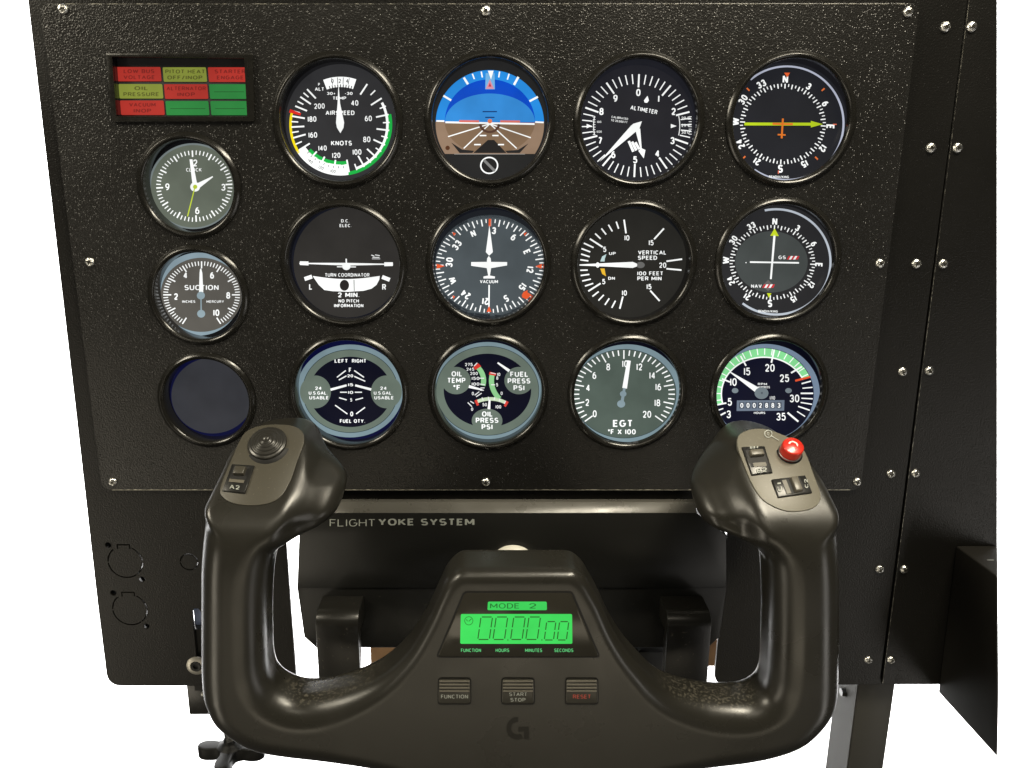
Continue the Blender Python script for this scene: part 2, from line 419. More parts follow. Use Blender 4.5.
def gauge(name, label, cx, cy, rpx, backing=(8, 9, 12), group='round flight instruments set in the panel', flare=-.2):
    c = P(cx, cy, 0); s = scale_at(cx, cy, 0); R = rpx/s
    root = thing(name, label, 'gauge', c, group)
    HOLES.append((c[0], c[2], R-1.6))
    prof = [(R-.9, -2.5), (R, .0), (R+.05, .5), (R-.25, .9), (R-2.2, 2.25), (R-2.5, 2.38), (R-2.8, 2.3), (R-4.1, 1.4), (R-4.35, 1.0), (R-4.4, .2), (R-4.5, -2.5)]
    obj('bezel', lathe(prof, c, 128), M_BEZEL, root, True)
    obj('recess_wall', lathe([(R-4.45, -2.3), (R-4.45+flare, -FACE_Y+1.2), (R-4.45+flare, -FACE_Y-.6)], c, 96), M_RECESS, root, True)
    n = 72; y = FACE_Y+.35
    obj('screen', ([(c[0]+(R-1.2)*math.cos(2*math.pi*i/n), y, c[2]+(R-1.2)*math.sin(2*math.pi*i/n)) for i in range(n)], [tuple(range(n))]), glow(backing), root)
    return root
# ---- airspeed
g = gauge('airspeed_indicator', 'airspeed dial marked AIRSPEED KNOTS with green, white and yellow arcs, top row first round dial', 337.8, 121, 65.2, (26, 26, 28))
d = Dial(g, 256, 30, 6.4); c = (541, 605)
d.disc('dial_face', (50, 50, 52), 0, (541, 590), 352, 372)
angs = {30: 15, 40: 33, 50: 57, 60: 78, 70: 97, 80: 115, 90: 133, 100: 151, 110: 170, 120: 188, 130: 206, 140: 221, 150: 238, 160: 254, 170: 267, 180: 280, 190: 292.5, 200: 305, 210: 317}
for k, a in angs.items():
    if k < 40: continue
    d.tick('scale_marks', W, 3, c, 327, 322, a, .71, 10, outer=.96, st=WS)
    if k < 210: d.tick('scale_marks', W, 3, c, 327, 322, (a+angs[k+10])/2, .83, 8, outer=.96, st=WS)
d.arc('white_arc', W, 2, c, (292, 290), (308, 306), 62, 160, WS)
d.arc('green_arc', (28, 182, 72), 2, c, (308, 306), (331, 328), 78, 171)
d.arc('green_arc', (28, 182, 72), 2, c, (252, 236), (276, 260), 171, 229)
d.arc('white_arc', W, 2, c, (272, 256), (331, 326), 171, 238, WS)
d.arc('yellow_arc', (250, 225, 20), 2, c, (312, 318), (328, 334), 236, 284)
d.line('red_line', (225, 45, 35), 4, (215, 517), (286, 540), 22, 16)
for i in range(9): d.tick('window_print', (40, 40, 42), 4, c, 300, 296, 176+i*6.6, .90, 4, outer=.95)
for t, a in (('140', 219), ('120', 204), ('100', 189)):
    ra = math.radians(a); d.text('window_print', (60, 60, 62), 4, t, 541+305*math.sin(ra), 605-302*math.cos(ra), 20, rot=a-180)
d.arc('temperature_window', W, 2, c, (245, 240), (310, 306), -21, 19, WS)
for i in range(9): d.tick('window_print', (30, 30, 32), 3, c, 262, 257, -16+i*4.0, .86, 6)
for i in range(4): d.tick('window_print', (40, 40, 42), 3, c, 306, 302, -11+i*7.2, .86, 4)
for t, x in (('0', 489), ('2', 536), ('4', 583)): d.text('window_print', (50, 50, 52), 4, t, x, 326, 26)
for t, x, y, h in (('40', 632, 467, 35), ('60', 719, 566, 35), ('80', 709, 700, 36), ('100', 647, 781, 35), ('120', 514, 802, 33), ('140', 426, 756, 33), ('160', 364, 672, 35), ('180', 359, 570, 35), ('200', 406, 487, 34)):
    d.text('numerals', W, 4, t, x, y, h, rot=-2, bold=.02, sx=.95, st=WS)
for t, x, y, h, w in (('AIRSPEED', 538, 530, 28, 185), ('KNOTS', 547, 724, 30, 133), ('TEMP', 535, 436, 20, 84), ('P', 403, 348, 18, None), ('ALT', 405, 378, 22, 56), ('30+', 480, 406, 18, 52), ('-30', 594, 406, 18, 48)):
    d.text('lettering', W, 4, t, x, y, h, w, bold=.025, st=WS)
d.poly('needle', W, 6, [(528, 340), (538, 470), (564, 592), (560, 625), (540, 660), (518, 625), (512, 592), (522, 470)], WS)
d.build()
# ---- attitude
g = gauge('attitude_indicator', 'artificial horizon with blue sky half above brown ground half', 490, 119.6, 65.2, (20, 20, 22))
d = Dial(g, 410, 30, 4.52); c = (361, 424)
d.disc('dial_face', (38, 38, 38), 0, (361, 420), 275, 290)
def cut_disc(cx, cy, rx, ry, v0, v1, n=60):
    pts = []
    a0 = math.asin(max(-1, min(1, (v0-cy)/ry))); a1 = math.asin(max(-1, min(1, (v1-cy)/ry)))
    for i in range(n+1):
        a = a0+(a1-a0)*i/n; pts.append((cx+rx*math.cos(a), cy+ry*math.sin(a)))
    for i in range(n+1):
        a = a1+(a0-a1)*i/n; pts.append((cx-rx*math.cos(a), cy+ry*math.sin(a)))
    return pts
d.poly('sky_ring', (42, 146, 232), 1, cut_disc(361, 424, 245, 243, 181, 414))
d.poly('ground_ring', (152, 126, 104), 1, cut_disc(361, 424, 245, 243, 414, 560))
d.poly('sky_field', (5, 78, 206), 2, cut_disc(361, 417, 204, 194, 222, 418))
d.poly('sky_field', (54, 144, 222), 3, cut_disc(361, 415, 203, 128, 287, 416))
d.poly('ground_field', (134, 108, 84), 2, cut_disc(361, 412, 204, 150, 418, 552))
d.poly('runway', (36, 34, 34), 4, [(352, 497), (380, 497), (436, 556), (286, 556)])
d.poly('runway', (40, 38, 38), 4, [(186, 508), (235, 540), (290, 546), (282, 556), (224, 556)])
d.poly('runway', (40, 38, 38), 4, [(536, 512), (488, 542), (430, 546), (440, 556), (496, 556)])
d.line('horizon_line', W, 5, (160, 417), (563, 425), 8, st=WS)
d.line('horizon_line', W, 5, (119, 411), (155, 412), 7, st=WS); d.line('horizon_line', W, 5, (566, 416), (604, 418), 7, st=WS)
for q in ((172, 482), (243, 535), (482, 535), (546, 487)): d.line('horizon_line', W, 5, (361, 424), q, 5, st=WS)
for a, b, v in ((315, 345, 477), (372, 400, 477), (290, 320, 518), (398, 425, 518)): d.line('pitch_marks', W, 6, (a, v), (b, v), 6, st=WS)
d.line('pitch_marks', (10, 50, 110), 5, (328, 369), (393, 369), 5); d.line('pitch_marks', (10, 50, 110), 5, (340, 395), (382, 395), 5)
for p, q, w in (((243, 215), (262, 245), 10), ((282, 198), (291, 222), 6), ((322, 188), (327, 214), 6), ((405, 188), (401, 214), 6), ((448, 198), (440, 224), 6), ((490, 212), (470, 248), 10), ((578, 302), (540, 322), 9), ((151, 297), (186, 318), 9)):
    d.line('bank_marks', W, 4, p, q, w, st=WS)
d.poly('bank_marks', W, 5, [(352, 184), (378, 184), (366, 224)], WS)
d.poly('bank_pointer', (120, 185, 235), 4, [(342, 195), (382, 195), (384, 268), (340, 268)])
d.poly('bank_pointer', (225, 150, 170), 5, [(361, 222), (380, 266), (342, 266)])
d.poly('bank_pointer', (200, 60, 70), 6, [(361, 238), (368, 256), (354, 256)])
d.line('aircraft_bar', (224, 120, 110), 6, (222, 412), (312, 413), 10); d.line('aircraft_bar', (224, 120, 110), 6, (408, 413), (497, 414), 10)
d.arc('aircraft_bar', (90, 62, 50), 6, (360, 418), (38, 38), (50, 48), 100, 260)
d.disc('aircraft_bar', (235, 130, 90), 7, (361, 412), 10)
d.disc('caging_knob', W, 3, (358, 612), 41, 39, WS); d.disc('caging_knob', (34, 34, 34), 4, (358, 612), 35, 33)
d.line('caging_knob', (130, 130, 128), 5, (333, 587), (384, 638), 12)
d.disc('adjust_dot', (90, 55, 35), 4, (170, 533), 10)
d.line('ground_ring', (150, 146, 140), 4, (200, 561), (520, 561), 3)
d.build()
# ---- altimeter
g = gauge('altimeter', 'altimeter dial with numbers 0 to 9 and two white pointers', 639, 120.5, 65.4, (30, 31, 38), flare=1.2)
d = Dial(g, 560, 40, 4.8); c = (368, 411)
d.disc('dial_face', (36, 36, 42), 0, (370, 405), 275, 285)
for i in range(50):
    a = 2.5+i*7.2
    d.tick('scale_marks', W, 2, (c[0], c[1]), 263, 247, a, .745 if i % 5 == 0 else .81, 8 if i % 5 == 0 else 5, st=WS)
for t, x, y in (('0', 376, 252), ('1', 474, 282), ('2', 545, 343), ('3', 540, 483), ('4', 466, 545), ('5', 361, 575), ('6', 256, 550), ('7', 194, 483), ('8', 199, 343), ('9', 266, 280)):
    d.text('numerals', W, 2, t, x, y, 34, bold=.035, rot=2, st=WS)
d.text('lettering', W, 2, 'ALTIMETER', 403, 335, 21, 130, rot=11, bold=.03, st=WS)
d.text('lettering', W, 2, 'CALIBRATED', 287, 374, 10, 80, rot=8, bold=.02); d.text('lettering', W, 2, 'TO 20,000 FT', 284, 390, 10, 78, rot=8, bold=.02)
d.poly('drop_mark', W, 2, [(420, 268), (427, 290), (418, 302), (406, 300), (403, 290)], WS)
for t, y in (('29.8', 375), ('29.9', 410), ('30.0', 443)): d.text('setting_windows', W, 2, t, 602, y, 14, 38)
d.arc('setting_windows', W, 2, (368, 411), (205, 205), (209, 209), 77, 103)
for i in range(8): d.line('setting_windows', W, 2, (618, 368+i*12), (632, 368+i*12), 3)
d.arc('setting_windows', W, 2, (368, 411), (205, 205), (209, 209), 258, 283)
for i in range(8): d.line('setting_windows', W, 2, (158, 370+i*12), (170, 370+i*12), 3)
d.text('setting_windows', W, 2, '1013', 188, 393, 10); d.text('setting_windows', W, 2, '1020', 188, 440, 10)
d.poly('setting_windows', W, 2, [(532, 403), (560, 413), (532, 423)], WS); d.poly('setting_windows', W, 2, [(128, 403), (152, 412), (128, 424)], WS)
for i in range(3): d.line('stripe_flag', W, 3, (330+i*16, 485+i*3), (352+i*14, 536-i*6), 12, st=WS)
d.poly('short_pointer', W, 5, [(360, 425), (385, 425), (392, 520), (410, 528), (402, 568), (376, 532), (386, 522)], WS)
d.poly('long_pointer', W, 6, [(190, 584), (340, 412), (352, 402), (393, 390), (380, 428), (366, 438)], WS)
d.build()
# ---- compass roses
def rose(d, c, tr, lr, start, h, part='compass_letters', face=3):
    for i in range(72):
        d.tick('compass_ticks', W, 3, c, tr[0], tr[1], start+i*5, .885 if i % 2 == 0 else .93, 5.5 if i % 2 == 0 else 4.5, st=WS)
    for i, t in enumerate(('N', '3', '6', 'E', '12', '15', 'S', '21', '24', 'W', '30', '33')):
        a = start+i*30; ra = math.radians(a)
        big = 1.18 if t in 'NESW' else 1
        d.text(part, W, 3, t, c[0]+lr[0]*math.sin(ra), c[1]-lr[1]*math.cos(ra), h*big, rot=a, bold=.045, st=WS)
g = gauge('course_indicator', 'compass dial with a horizontal yellow course arrow and orange aircraft mark, top right', 790.7, 120.2, 65.1, (24, 24, 28), flare=3.0)
d = Dial(g, 710, 40, 4.8); c = (350, 403)
d.disc('dial_face', (34, 35, 40), 0, (370, 399), 290, 292)
d.arc('white_rim', (185, 190, 208), 1, (369, 399), (267, 268), (277, 277), -40, 215)
rose(d, c, (206, 193), (228, 215), 3, 33)
d.line('course_arrow', (190, 215, 30), 4, (165, 403), (490, 404), 14); d.poly('course_arrow', (190, 215, 30), 5, [(484, 388), (542, 404), (484, 420)])
d.line('aircraft_mark', (235, 125, 40), 6, (350, 377), (344, 472), 9); d.line('aircraft_mark', (235, 125, 40), 6, (300, 402), (398, 404), 10); d.line('aircraft_mark', (235, 125, 40), 6, (325, 454), (363, 456), 7)
d.poly('orange_index', (235, 100, 50), 4, [(356, 157), (384, 157), (371, 180)])
for x, y in ((183, 237), (543, 238), (163, 564), (511, 567)):
    v = np.array([x-350, y-403]); v = v/np.linalg.norm(v)*9; d.line('orange_index', (235, 120, 60), 4, (x-v[0], y-v[1]), (x+v[0], y+v[1]), 7)
d.line('orange_index', (235, 120, 90), 4, (590, 405), (608, 405), 5); d.line('orange_index', (235, 120, 90), 4, (329, 626), (328, 642), 5)
d.text('lettering', W, 2, 'BENDIX/KING', 331, 657, 12, 96, rot=1, bold=.03)
d.build()
g = gauge('navigation_indicator', 'compass dial reading GS and NAV with crossed white needles, second row far right', 777.8, 261.8, 63, (24, 24, 26), flare=3.0)
d = Dial(g, 705, 190, 5.12); c = (345, 371)
d.disc('dial_face', (42, 42, 44), 0, (370, 368), 296, 290)
d.disc('inner_disc', (70, 75, 74), 1, (340, 368), 186, 157)
d.arc('white_rim', (190, 198, 208), 1, (364, 368), (273, 264), (284, 275), -12, 218)
rose(d, c, (219, 191), (238, 210), 3, 32)
d.line('course_needle', W, 5, (356, 230), (337, 456), 11, 9, st=WS); d.line('glideslope_needle', W, 4, (230, 369), (481, 373), 8, st=WS)
d.disc('glideslope_needle', W, 4, (210, 372), 3, 3); 
d.poly('course_arrow', (205, 225, 40), 5, [(357, 196), (378, 236), (334, 234)]); d.poly('course_arrow', (205, 225, 40), 5, [(317, 528), (340, 529), (327, 552)])
d.poly('grey_diamond', (105, 100, 98), 3, [(323, 460), (352, 488), (323, 518), (294, 490)])
def flag(x, y):
    fn = 'warning_flag#%d' % y
    d.poly(fn, (200, 55, 60), 4, [(x+10, y-8), (x+66, y-8), (x+58, y+10), (x, y+10)])
    for i in (0, 1): d.poly(fn, W, 5, [(x+22+i*22, y-8), (x+33+i*22, y-8), (x+22+i*22, y+10), (x+11+i*22, y+10)])
flag(418, 346); flag(292, 491)
d.text('lettering', W, 4, 'GS', 395, 345, 18, 38, bold=.03); d.text('lettering', W, 4, 'NAV', 263, 492, 18, 54, bold=.03)
d.text('lettering', W, 3, 'BENDIX/KING', 323, 621, 12, 100, rot=1, bold=.03)
d.build()
# ---- clock
g = gauge('panel_clock', 'round clock face with white hands and a yellow second hand, under the warning lights', 189, 186.2, 52, (12, 13, 16), 'small dials in the left column')
d = Dial(g, 130, 130, 6.985); c = (449, 392)
d.disc('grey_rim', (120, 130, 130), 0, (440, 392), 308, 300)
d.disc('dial_face', (101, 108, 96), 1, (442, 393), 296, 288)
for i in range(60): d.tick('scale_marks', W, 2, c, 266, 249, -3+i*6, .82 if i % 5 == 0 else .88, 10 if i % 5 == 0 else 7, st=WS)
for t, x, y in (('12', 448, 230), ('3', 652, 400), ('6', 470, 563), ('9', 261, 397)): d.text('numerals', W, 2, t, x, y, 48, bold=.02, st=WS)
d.text('lettering', W, 2, 'CLOCK', 446, 278, 25, 108, bold=.02)
d.poly('minute_hand', W, 4, [(416, 205), (436, 205), (468, 375), (436, 378)], WS); d.poly('hour_hand', W, 4, [(577, 322), (580, 329), (486, 404), (470, 372)], WS)
d.disc('hand_hub', W, 5, (455, 397), 34, 33, WS); d.line('second_hand', (200, 220, 60), 6, (453, 400), (402, 603), 8); d.disc('second_hand', (190, 210, 60), 6, (455, 397), 15)
d.build()
# ---- suction
g = gauge('suction_gauge', 'small round gauge marked SUCTION with numbers 2 to 10, below the clock', 198.4, 295.8, 50.4, (14, 15, 18), 'small dials in the left column')
d = Dial(g, 130, 240, 6.985); c = (500, 383)
d.disc('blue_rim', (140, 160, 170), 0, (478, 378), 296, 290)
d.disc('dial_face', (94, 91, 85), 1, (498, 383), 285, 259)
for i in range(61): d.tick('scale_marks', W, 2, c, 268, 234, -150+i*5, .79 if i % 6 == 0 else .875, 9 if i % 6 == 0 else 6.5, st=WS)
for t, x, y in (('4', 385, 247), ('6', 573, 247), ('8', 686, 387), ('10', 603, 508), ('2', 321, 395)): d.text('numerals', W, 2, t, x, y, 46, bold=.04, st=WS)
d.text('lettering', W, 2, 'SUCTION', 500, 332, 36, 238, bold=.02, st=WS); d.text('lettering', W, 2, 'INCHES', 410, 430, 18, 92, bold=.04); d.text('lettering', W, 2, 'MERCURY', 595, 430, 18, 122, bold=.04)
d.poly('needle', W, 4, [(489, 205), (497, 198), (505, 230), (512, 365), (482, 365), (486, 230)], WS)
d.disc('needle_tail', (150, 170, 178), 5, (495, 388), 28, 27); d.line('needle_tail', (150, 170, 178), 4, (496, 410), (497, 500), 9); d.disc('needle_tail', (150, 170, 178), 5, (497, 515), 28, 27)
d.build()
# ---- empty
g = gauge('blank_display', 'empty round display with plain grey screen and no markings, bottom left', 206.8, 400.4, 49, (8, 12, 52), 'small dials in the left column')
d = Dial(g, 140, 340, 5.487)
d.disc('dial_face', (54, 55, 60), 0, (398, 305), 226, 208)
d.build()
# ---- turn coordinator
g = gauge('turn_coordinator', 'dial marked TURN COORDINATOR 2 MIN with a white wing and slip ball', 343.7, 264.8, 63, (22, 24, 34))
d = Dial(g, 270, 190, 5.12)
d.disc('dial_face', (50, 48, 46), 0, (398, 370), 278, 283)
d.text('lettering', W, 2, 'D.C.', 385, 158, 16, 42, bold=.03); d.text('lettering', W, 2, 'ELEC.', 387, 182, 16, 62, bold=.03)
d.line('aircraft_wing', W, 3, (150, 375), (391, 380), 4, 14, st=WS); d.line('aircraft_wing', W, 3, (391, 380), (630, 380), 14, 4, st=WS)
d.poly('aircraft_wing', W, 3, [(153, 365), (197, 366), (197, 386), (153, 384)], WS); d.poly('aircraft_wing', W, 3, [(585, 370), (629, 370), (629, 389), (585, 390)], WS)
d.disc('aircraft_wing', W, 4, (391, 391), 21, 19, WS); d.line('aircraft_wing', W, 4, (390, 352), (391, 376), 7, st=WS); d.line('aircraft_wing', W, 4, (343, 393), (440, 394), 5, st=WS)
d.text('lettering', W, 2, 'TURN COORDINATOR', 396, 435, 18, 226, bold=.02, st=WS)
d.line('turn_mark', W, 2, (177, 456), (215, 443), 20, st=WS); d.line('turn_mark', W, 2, (574, 445), (613, 460), 20, st=WS)
tp = [(218+(562-218)*i/16, 440+16*math.sin(math.pi*i/16)) for i in range(17)]
bp_ = [(520, 505), (480, 516), (400, 521), (320, 518), (278, 512), (250, 486)]
d.poly('slip_tube', W, 2, tp+[(560, 458), (545, 486)]+bp_, WS)
d.disc('slip_ball', (38, 36, 36), 3, (381, 488), 24, 28); d.line('slip_tube_line', (60, 60, 60), 3, (430, 460), (431, 517), 4)
for t, x, y, h, w in (('L', 207, 495, 30, None), ('R', 584, 497, 30, None), ('2 MIN.', 403, 537, 25, 110), ('NO PITCH', 403, 568, 17, 104), ('INFORMATION', 403, 592, 17, 150)):
    d.text('lettering', W, 3, t, x, y, h, w, bold=.03, st=WS)
d.line('lettering', W, 2, (519, 333), (534, 339), 5); d.line('lettering', W, 2, (538, 332), (562, 336), 4); d.line('lettering', (170, 170, 170), 2, (522, 352), (564, 352), 7); d.line('lettering', W, 2, (525, 345), (560, 345), 4)
d.build()
# ---- heading
g = gauge('heading_indicator', 'heading dial with white aircraft outline and the word VACUUM, centre of the panel', 488.4, 264.2, 62.4, (20, 22, 30))
d = Dial(g, 420, 190, 5.12); c = (357, 389)
d.disc('dial_face', (78, 86, 90), 0, (359, 389), 283, 262)
d.arc('dark_rim', (30, 33, 38), 0, (359, 389), (280, 247), (300, 290), 0, 360)
for i in range(72): d.tick('compass_ticks', W, 3, c, 277, 240, 1+i*5, .855 if i % 2 == 0 else .92, 6 if i % 2 == 0 else 5, st=WS)
for i, t in enumerate(('N', '3', '6', 'E', '12', '15', 'S', '21', '24', 'W', '30', '33')):
    a = -24+i*30; ra = math.radians(a)
    d.text('compass_letters', W, 3, t, c[0]+208*math.sin(ra), c[1]-182*math.cos(ra), 36, rot=a, bold=.045, st=WS)
OR = (238, 95, 50)
d.line('orange_index', OR, 4, (358, 148), (357, 186), 12)
for pts in ([(590, 391), (625, 378), (622, 402)], [(128, 389), (84, 378), (86, 403)], [(354, 592), (365, 624), (341, 624)], [(165, 215), (184, 222), (174, 236)], [(548, 216), (536, 236), (530, 222)], [(166, 540), (180, 545), (170, 558)], [(520, 548), (545, 520), (572, 538), (545, 560)], [(520, 540), (530, 522), (552, 512), (545, 545)]):
    d.poly('orange_index', OR, 5, pts)
d.poly('heading_pointer', W, 5, [(355, 180), (362, 230), (373, 318), (354, 336), (337, 318), (349, 230)], WS)
d.poly('aircraft_outline', W, 5, [(352, 338), (362, 350), (364, 368), (446, 369), (446, 386), (376, 398), (364, 400), (358, 438), (384, 443), (383, 453), (325, 453), (325, 443), (349, 438), (342, 400), (330, 398), (262, 388), (262, 369), (342, 368), (344, 350)], WS)
d.text('lettering', W, 4, 'VACUUM', 353, 469, 17, 92, bold=.03, st=WS); d.line('heading_pointer', W, 5, (354, 486), (353, 600), 7, st=WS)
d.build()
# ---- vertical speed
g = gauge('vertical_speed_indicator', 'dial marked VERTICAL SPEED 100 FEET PER MIN with needle at zero', 633.7, 264.2, 63, (22, 24, 28))
d = Dial(g, 560, 190, 5.12)
d.disc('dial_face', (40, 39, 36), 0, (370, 380), 285, 285)
TK = [((328, 152), (338, 222), 8), ((532, 197), (482, 252), 8), ((625, 354), (545, 365), 8), ((622, 410), (545, 403), 8), ((510, 568), (462, 515), 8), ((306, 608), (322, 545), 8)]
TK += [((288, 162), (300, 198), 7), ((248, 178), (268, 212), 7), ((212, 197), (236, 228), 7), ((180, 223), (208, 250), 7), ((153, 250), (218, 292), 8), ((122, 272), (172, 295), 7), ((110, 300), (155, 317), 7), ((108, 328), (152, 342), 7), ((104, 357), (145, 363), 7), ((104, 411), (142, 410), 7), ((106, 438), (150, 432), 7), ((114, 466), (158, 456), 7), ((128, 492), (170, 478), 7), ((145, 518), (208, 478), 8), ((166, 545), (198, 520), 7), ((197, 566), (224, 537), 7), ((230, 588), (252, 555), 7), ((265, 603), (284, 567), 7)]
for p, q, w in TK: d.line('scale_marks', W, 2, p, q, w, st=WS)
for t, x, y in (('10', 343, 245), ('15', 467, 270), ('20', 526, 385), ('15', 456, 495), ('10', 330, 527), ('5', 229, 304), ('5', 224, 469), ('0', 193, 384)): d.text('numerals', W, 2, t, x, y, 27, bold=.025, st=WS)
for t, x, y, h, w in (('VERTICAL', 471, 320, 21, 142), ('SPEED', 448, 347, 21, 98), ('100 FEET', 461, 427, 20, 130), ('PER MIN', 458, 453, 20, 124), ('UP', 268, 325, 15, 34), ('DN', 264, 452, 15, 34)): d.text('lettering', W, 2, t, x, y, h, w, bold=.03, st=WS)
d.poly('up_mark', (190, 215, 215), 2, [(206, 366), (216, 340), (238, 328), (230, 350), (228, 366)]); d.poly('down_mark', (235, 185, 50), 2, [(206, 402), (228, 402), (232, 425), (236, 442), (216, 430)])
d.disc('needle_hub', (110, 110, 108), 3, (412, 384), 22, 16)
d.poly('needle', W, 5, [(100, 381), (240, 374), (372, 368), (392, 376), (396, 384), (392, 392), (372, 399), (240, 392), (100, 387)], WS)
d.build()
# ---- fuel quantity
SAGE = (106, 119, 108); NAVY = (9, 11, 30); BL = (126, 148, 156)
g = gauge('fuel_quantity_gauge', 'dial marked FUEL QTY with LEFT and RIGHT fuel needles', 348.8, 393, 60.2, (8, 12, 56))
d = Dial(g, 275, 325, 5.487)
d.disc('blue_rim', BL, 0, (411, 362), 292, 255); d.disc('dark_rim', (40, 55, 58), 1, (413, 363), 263, 229); d.disc('dial_face', SAGE, 2, (413, 363), 260, 226)
d.disc('navy_field', NAVY, 3, (414, 367), 226, 193)
d.disc('side_window', SAGE, 4, (222, 367), 85, 90); d.disc('side_window', SAGE, 4, (611, 367), 85, 90)
for t, x, y, h, w in (('LEFT', 362, 197, 20, 70), ('RIGHT', 460, 197, 20, 76), ('F', 411, 247, 26, None), ('20', 413, 279, 16, 32), ('15', 415, 328, 16, 28), ('10', 415, 370, 16, 28), ('5', 418, 411, 18, None), ('0', 421, 488, 26, None), ('FUEL QTY.', 425, 527, 20, 138)): d.text('lettering', W, 5, t, x, y, h, w, bold=.04, st=WS)
for x in (237, 594):
    for t, y, w in (('24', 347, 34), ('U.S.GAL.', 373, 104), ('USABLE', 399, 104)): d.text('lettering', W, 5, t, x+(3 if y > 380 else 0), y, 18, w, bold=.03, st=WS)
for p, q in (((340, 287), (388, 250)), ((435, 250), (488, 287)), ((350, 302), (392, 279)), ((435, 282), (495, 309)), ((357, 369), (395, 369)), ((438, 369), (477, 369)), ((352, 399), (393, 411)), ((441, 411), (483, 400)), ((330, 440), (397, 488)), ((445, 488), (494, 452))): d.line('scale_marks', W, 5, p, q, 6, st=WS)
d.line('needle', W, 6, (305, 355), (393, 331), 13, 11, st=WS); d.line('needle', W, 6, (440, 331), (528, 354), 11, 13, st=WS)
d.build()
# ---- oil / fuel pressure
g = gauge('oil_and_fuel_gauge', 'triple dial marked OIL TEMP, FUEL PRESS and OIL PRESS', 488.3, 392.4, 60.2, (8, 9, 26))
d = Dial(g, 420, 325, 5.487)
d.disc('blue_rim', BL, 0, (371, 362), 294, 269); d.disc('dark_rim', (50, 62, 64), 1, (370, 361), 284, 246); d.disc('dial_face', SAGE, 2, (370, 361), 281, 243)
d.disc('navy_field', NAVY, 3, (370, 359), 240, 202)
for q, rx, ry in (((198, 305), 80, 75), ((543, 305), 80, 75), ((368, 525), 84, 66)): d.disc('side_window', SAGE, 4, q, rx, ry)
LG = (150, 215, 150)
d.arc('green_arc', LG, 4, (188, 305), (147, 110), (175, 135), 55, 103); d.arc('red_line', (225, 60, 50), 5, (188, 305), (140, 105), (178, 140), 47, 56)
d.arc('green_arc', LG, 4, (548, 305), (142, 130), (170, 155), 226, 285); d.arc('red_line', (225, 60, 50), 5, (548, 305), (136, 126), (174, 158), 282, 288)
d.arc('green_arc', (215, 235, 200), 4, (386, 520), (138, 105), (154, 124), -30, 38); d.arc('red_line', (225, 70, 60), 5, (386, 520), (132, 92), (156, 126), -34, -28); d.arc('red_line', (225, 70, 60), 5, (386, 520), (132, 92), (156, 126), 34, 40)
for t, x, y in (('275', 268, 217), ('245', 276, 243), ('200', 296, 266), ('150', 305, 293), ('100', 305, 324)): d.text('numerals', W, 5, t, x, y, 17, 42, bold=.03)
for t, x, y in (('0', 290, 376), ('10', 432, 271), ('8', 424, 291), ('5', 423, 328), ('0', 448, 375), ('50', 355, 437), ('100', 430, 449), ('0', 286, 462)): d.text('numerals', W, 5, t, x, y, 18, bold=.03)
for p, q in (((300, 385), (325, 366)), ((308, 394), (338, 374)), ((332, 345), (354, 345)), ((330, 358), (350, 358)), ((262, 425), (285, 448)), ((276, 418), (296, 430)), ((296, 226), (314, 208)), ((326, 292), (352, 292)), ((330, 324), (356, 328)), ((386, 262), (416, 268)), ((390, 328), (412, 328)), ((340, 398), (348, 414)), ((375, 394), (377, 412)), ((410, 396), (406, 412)), ((440, 404), (434, 420)), ((470, 416), (462, 432))): d.line('scale_marks', W, 5, p, q, 5)
for x, L in ((201, (('OIL', 268, 56), ('TEMP', 304, 96), ('°F', 343, 36))), (543, (('FUEL', 270, 96), ('PRESS', 307, 124), ('PSI', 345, 60))), (368, (('OIL', 488, 56), ('PRESS', 523, 124), ('PSI', 559, 60)))):
    for t, y, w in L: d.text('lettering', W, 6, t, x, y, 28, w, bold=.03, st=WS)
d.line('needle', W, 6, (268, 337), (342, 356), 16, 8, st=WS); d.line('needle', W, 6, (490, 252), (426, 207), 16, 8, st=WS); d.line('needle', W, 6, (378, 462), (382, 410), 15, 10, st=WS)
d.build()
# ---- EGT
g = gauge('exhaust_temperature_gauge', 'grey green dial marked EGT with numbers 0 to 20 around it', 627.2, 393, 59.6, (7, 8, 22), flare=3.0)
d = Dial(g, 555, 325, 5.487); c = (378, 376)
d.disc('blue_rim', BL, 0, (397, 374), 298, 268); d.disc('dark_rim', (50, 62, 64), 1, (380, 377), 286, 245); d.disc('dial_face', (84, 97, 89), 2, (380, 377), 283, 242)
for i in range(41): d.tick('scale_marks', W, 3, c, 280, 238, -130+i*6.5, .80 if i % 4 == 0 else .875, 6.5, st=WS)
for t, x, y in (('0', 218, 487), ('2', 177, 425), ('4', 180, 345), ('6', 216, 277), ('8', 292, 230), ('10', 385, 213), ('12', 463, 230), ('14', 533, 277), ('16', 567, 340), ('18', 562, 427), ('20', 505, 490)): d.text('numerals', W, 3, t, x, y, 38, bold=.02, sx=.9, st=WS)
d.text('lettering', W, 3, 'EGT', 370, 540, 38, 104, bold=.03, st=WS); d.text('lettering', W, 3, '°F X 100', 367, 586, 28, 152, bold=.03, st=WS)
d.line('needle', W, 5, (406, 195), (382, 347), 20, 26, st=WS)
d.line('needle_tail', (140, 160, 168), 5, (381, 345), (366, 432), 14, 18); d.disc('needle_tail', (140, 160, 168), 5, (374, 378), 18, 16); d.disc('needle_tail', (140, 160, 168), 6, (363, 433), 22, 20)
d.build()
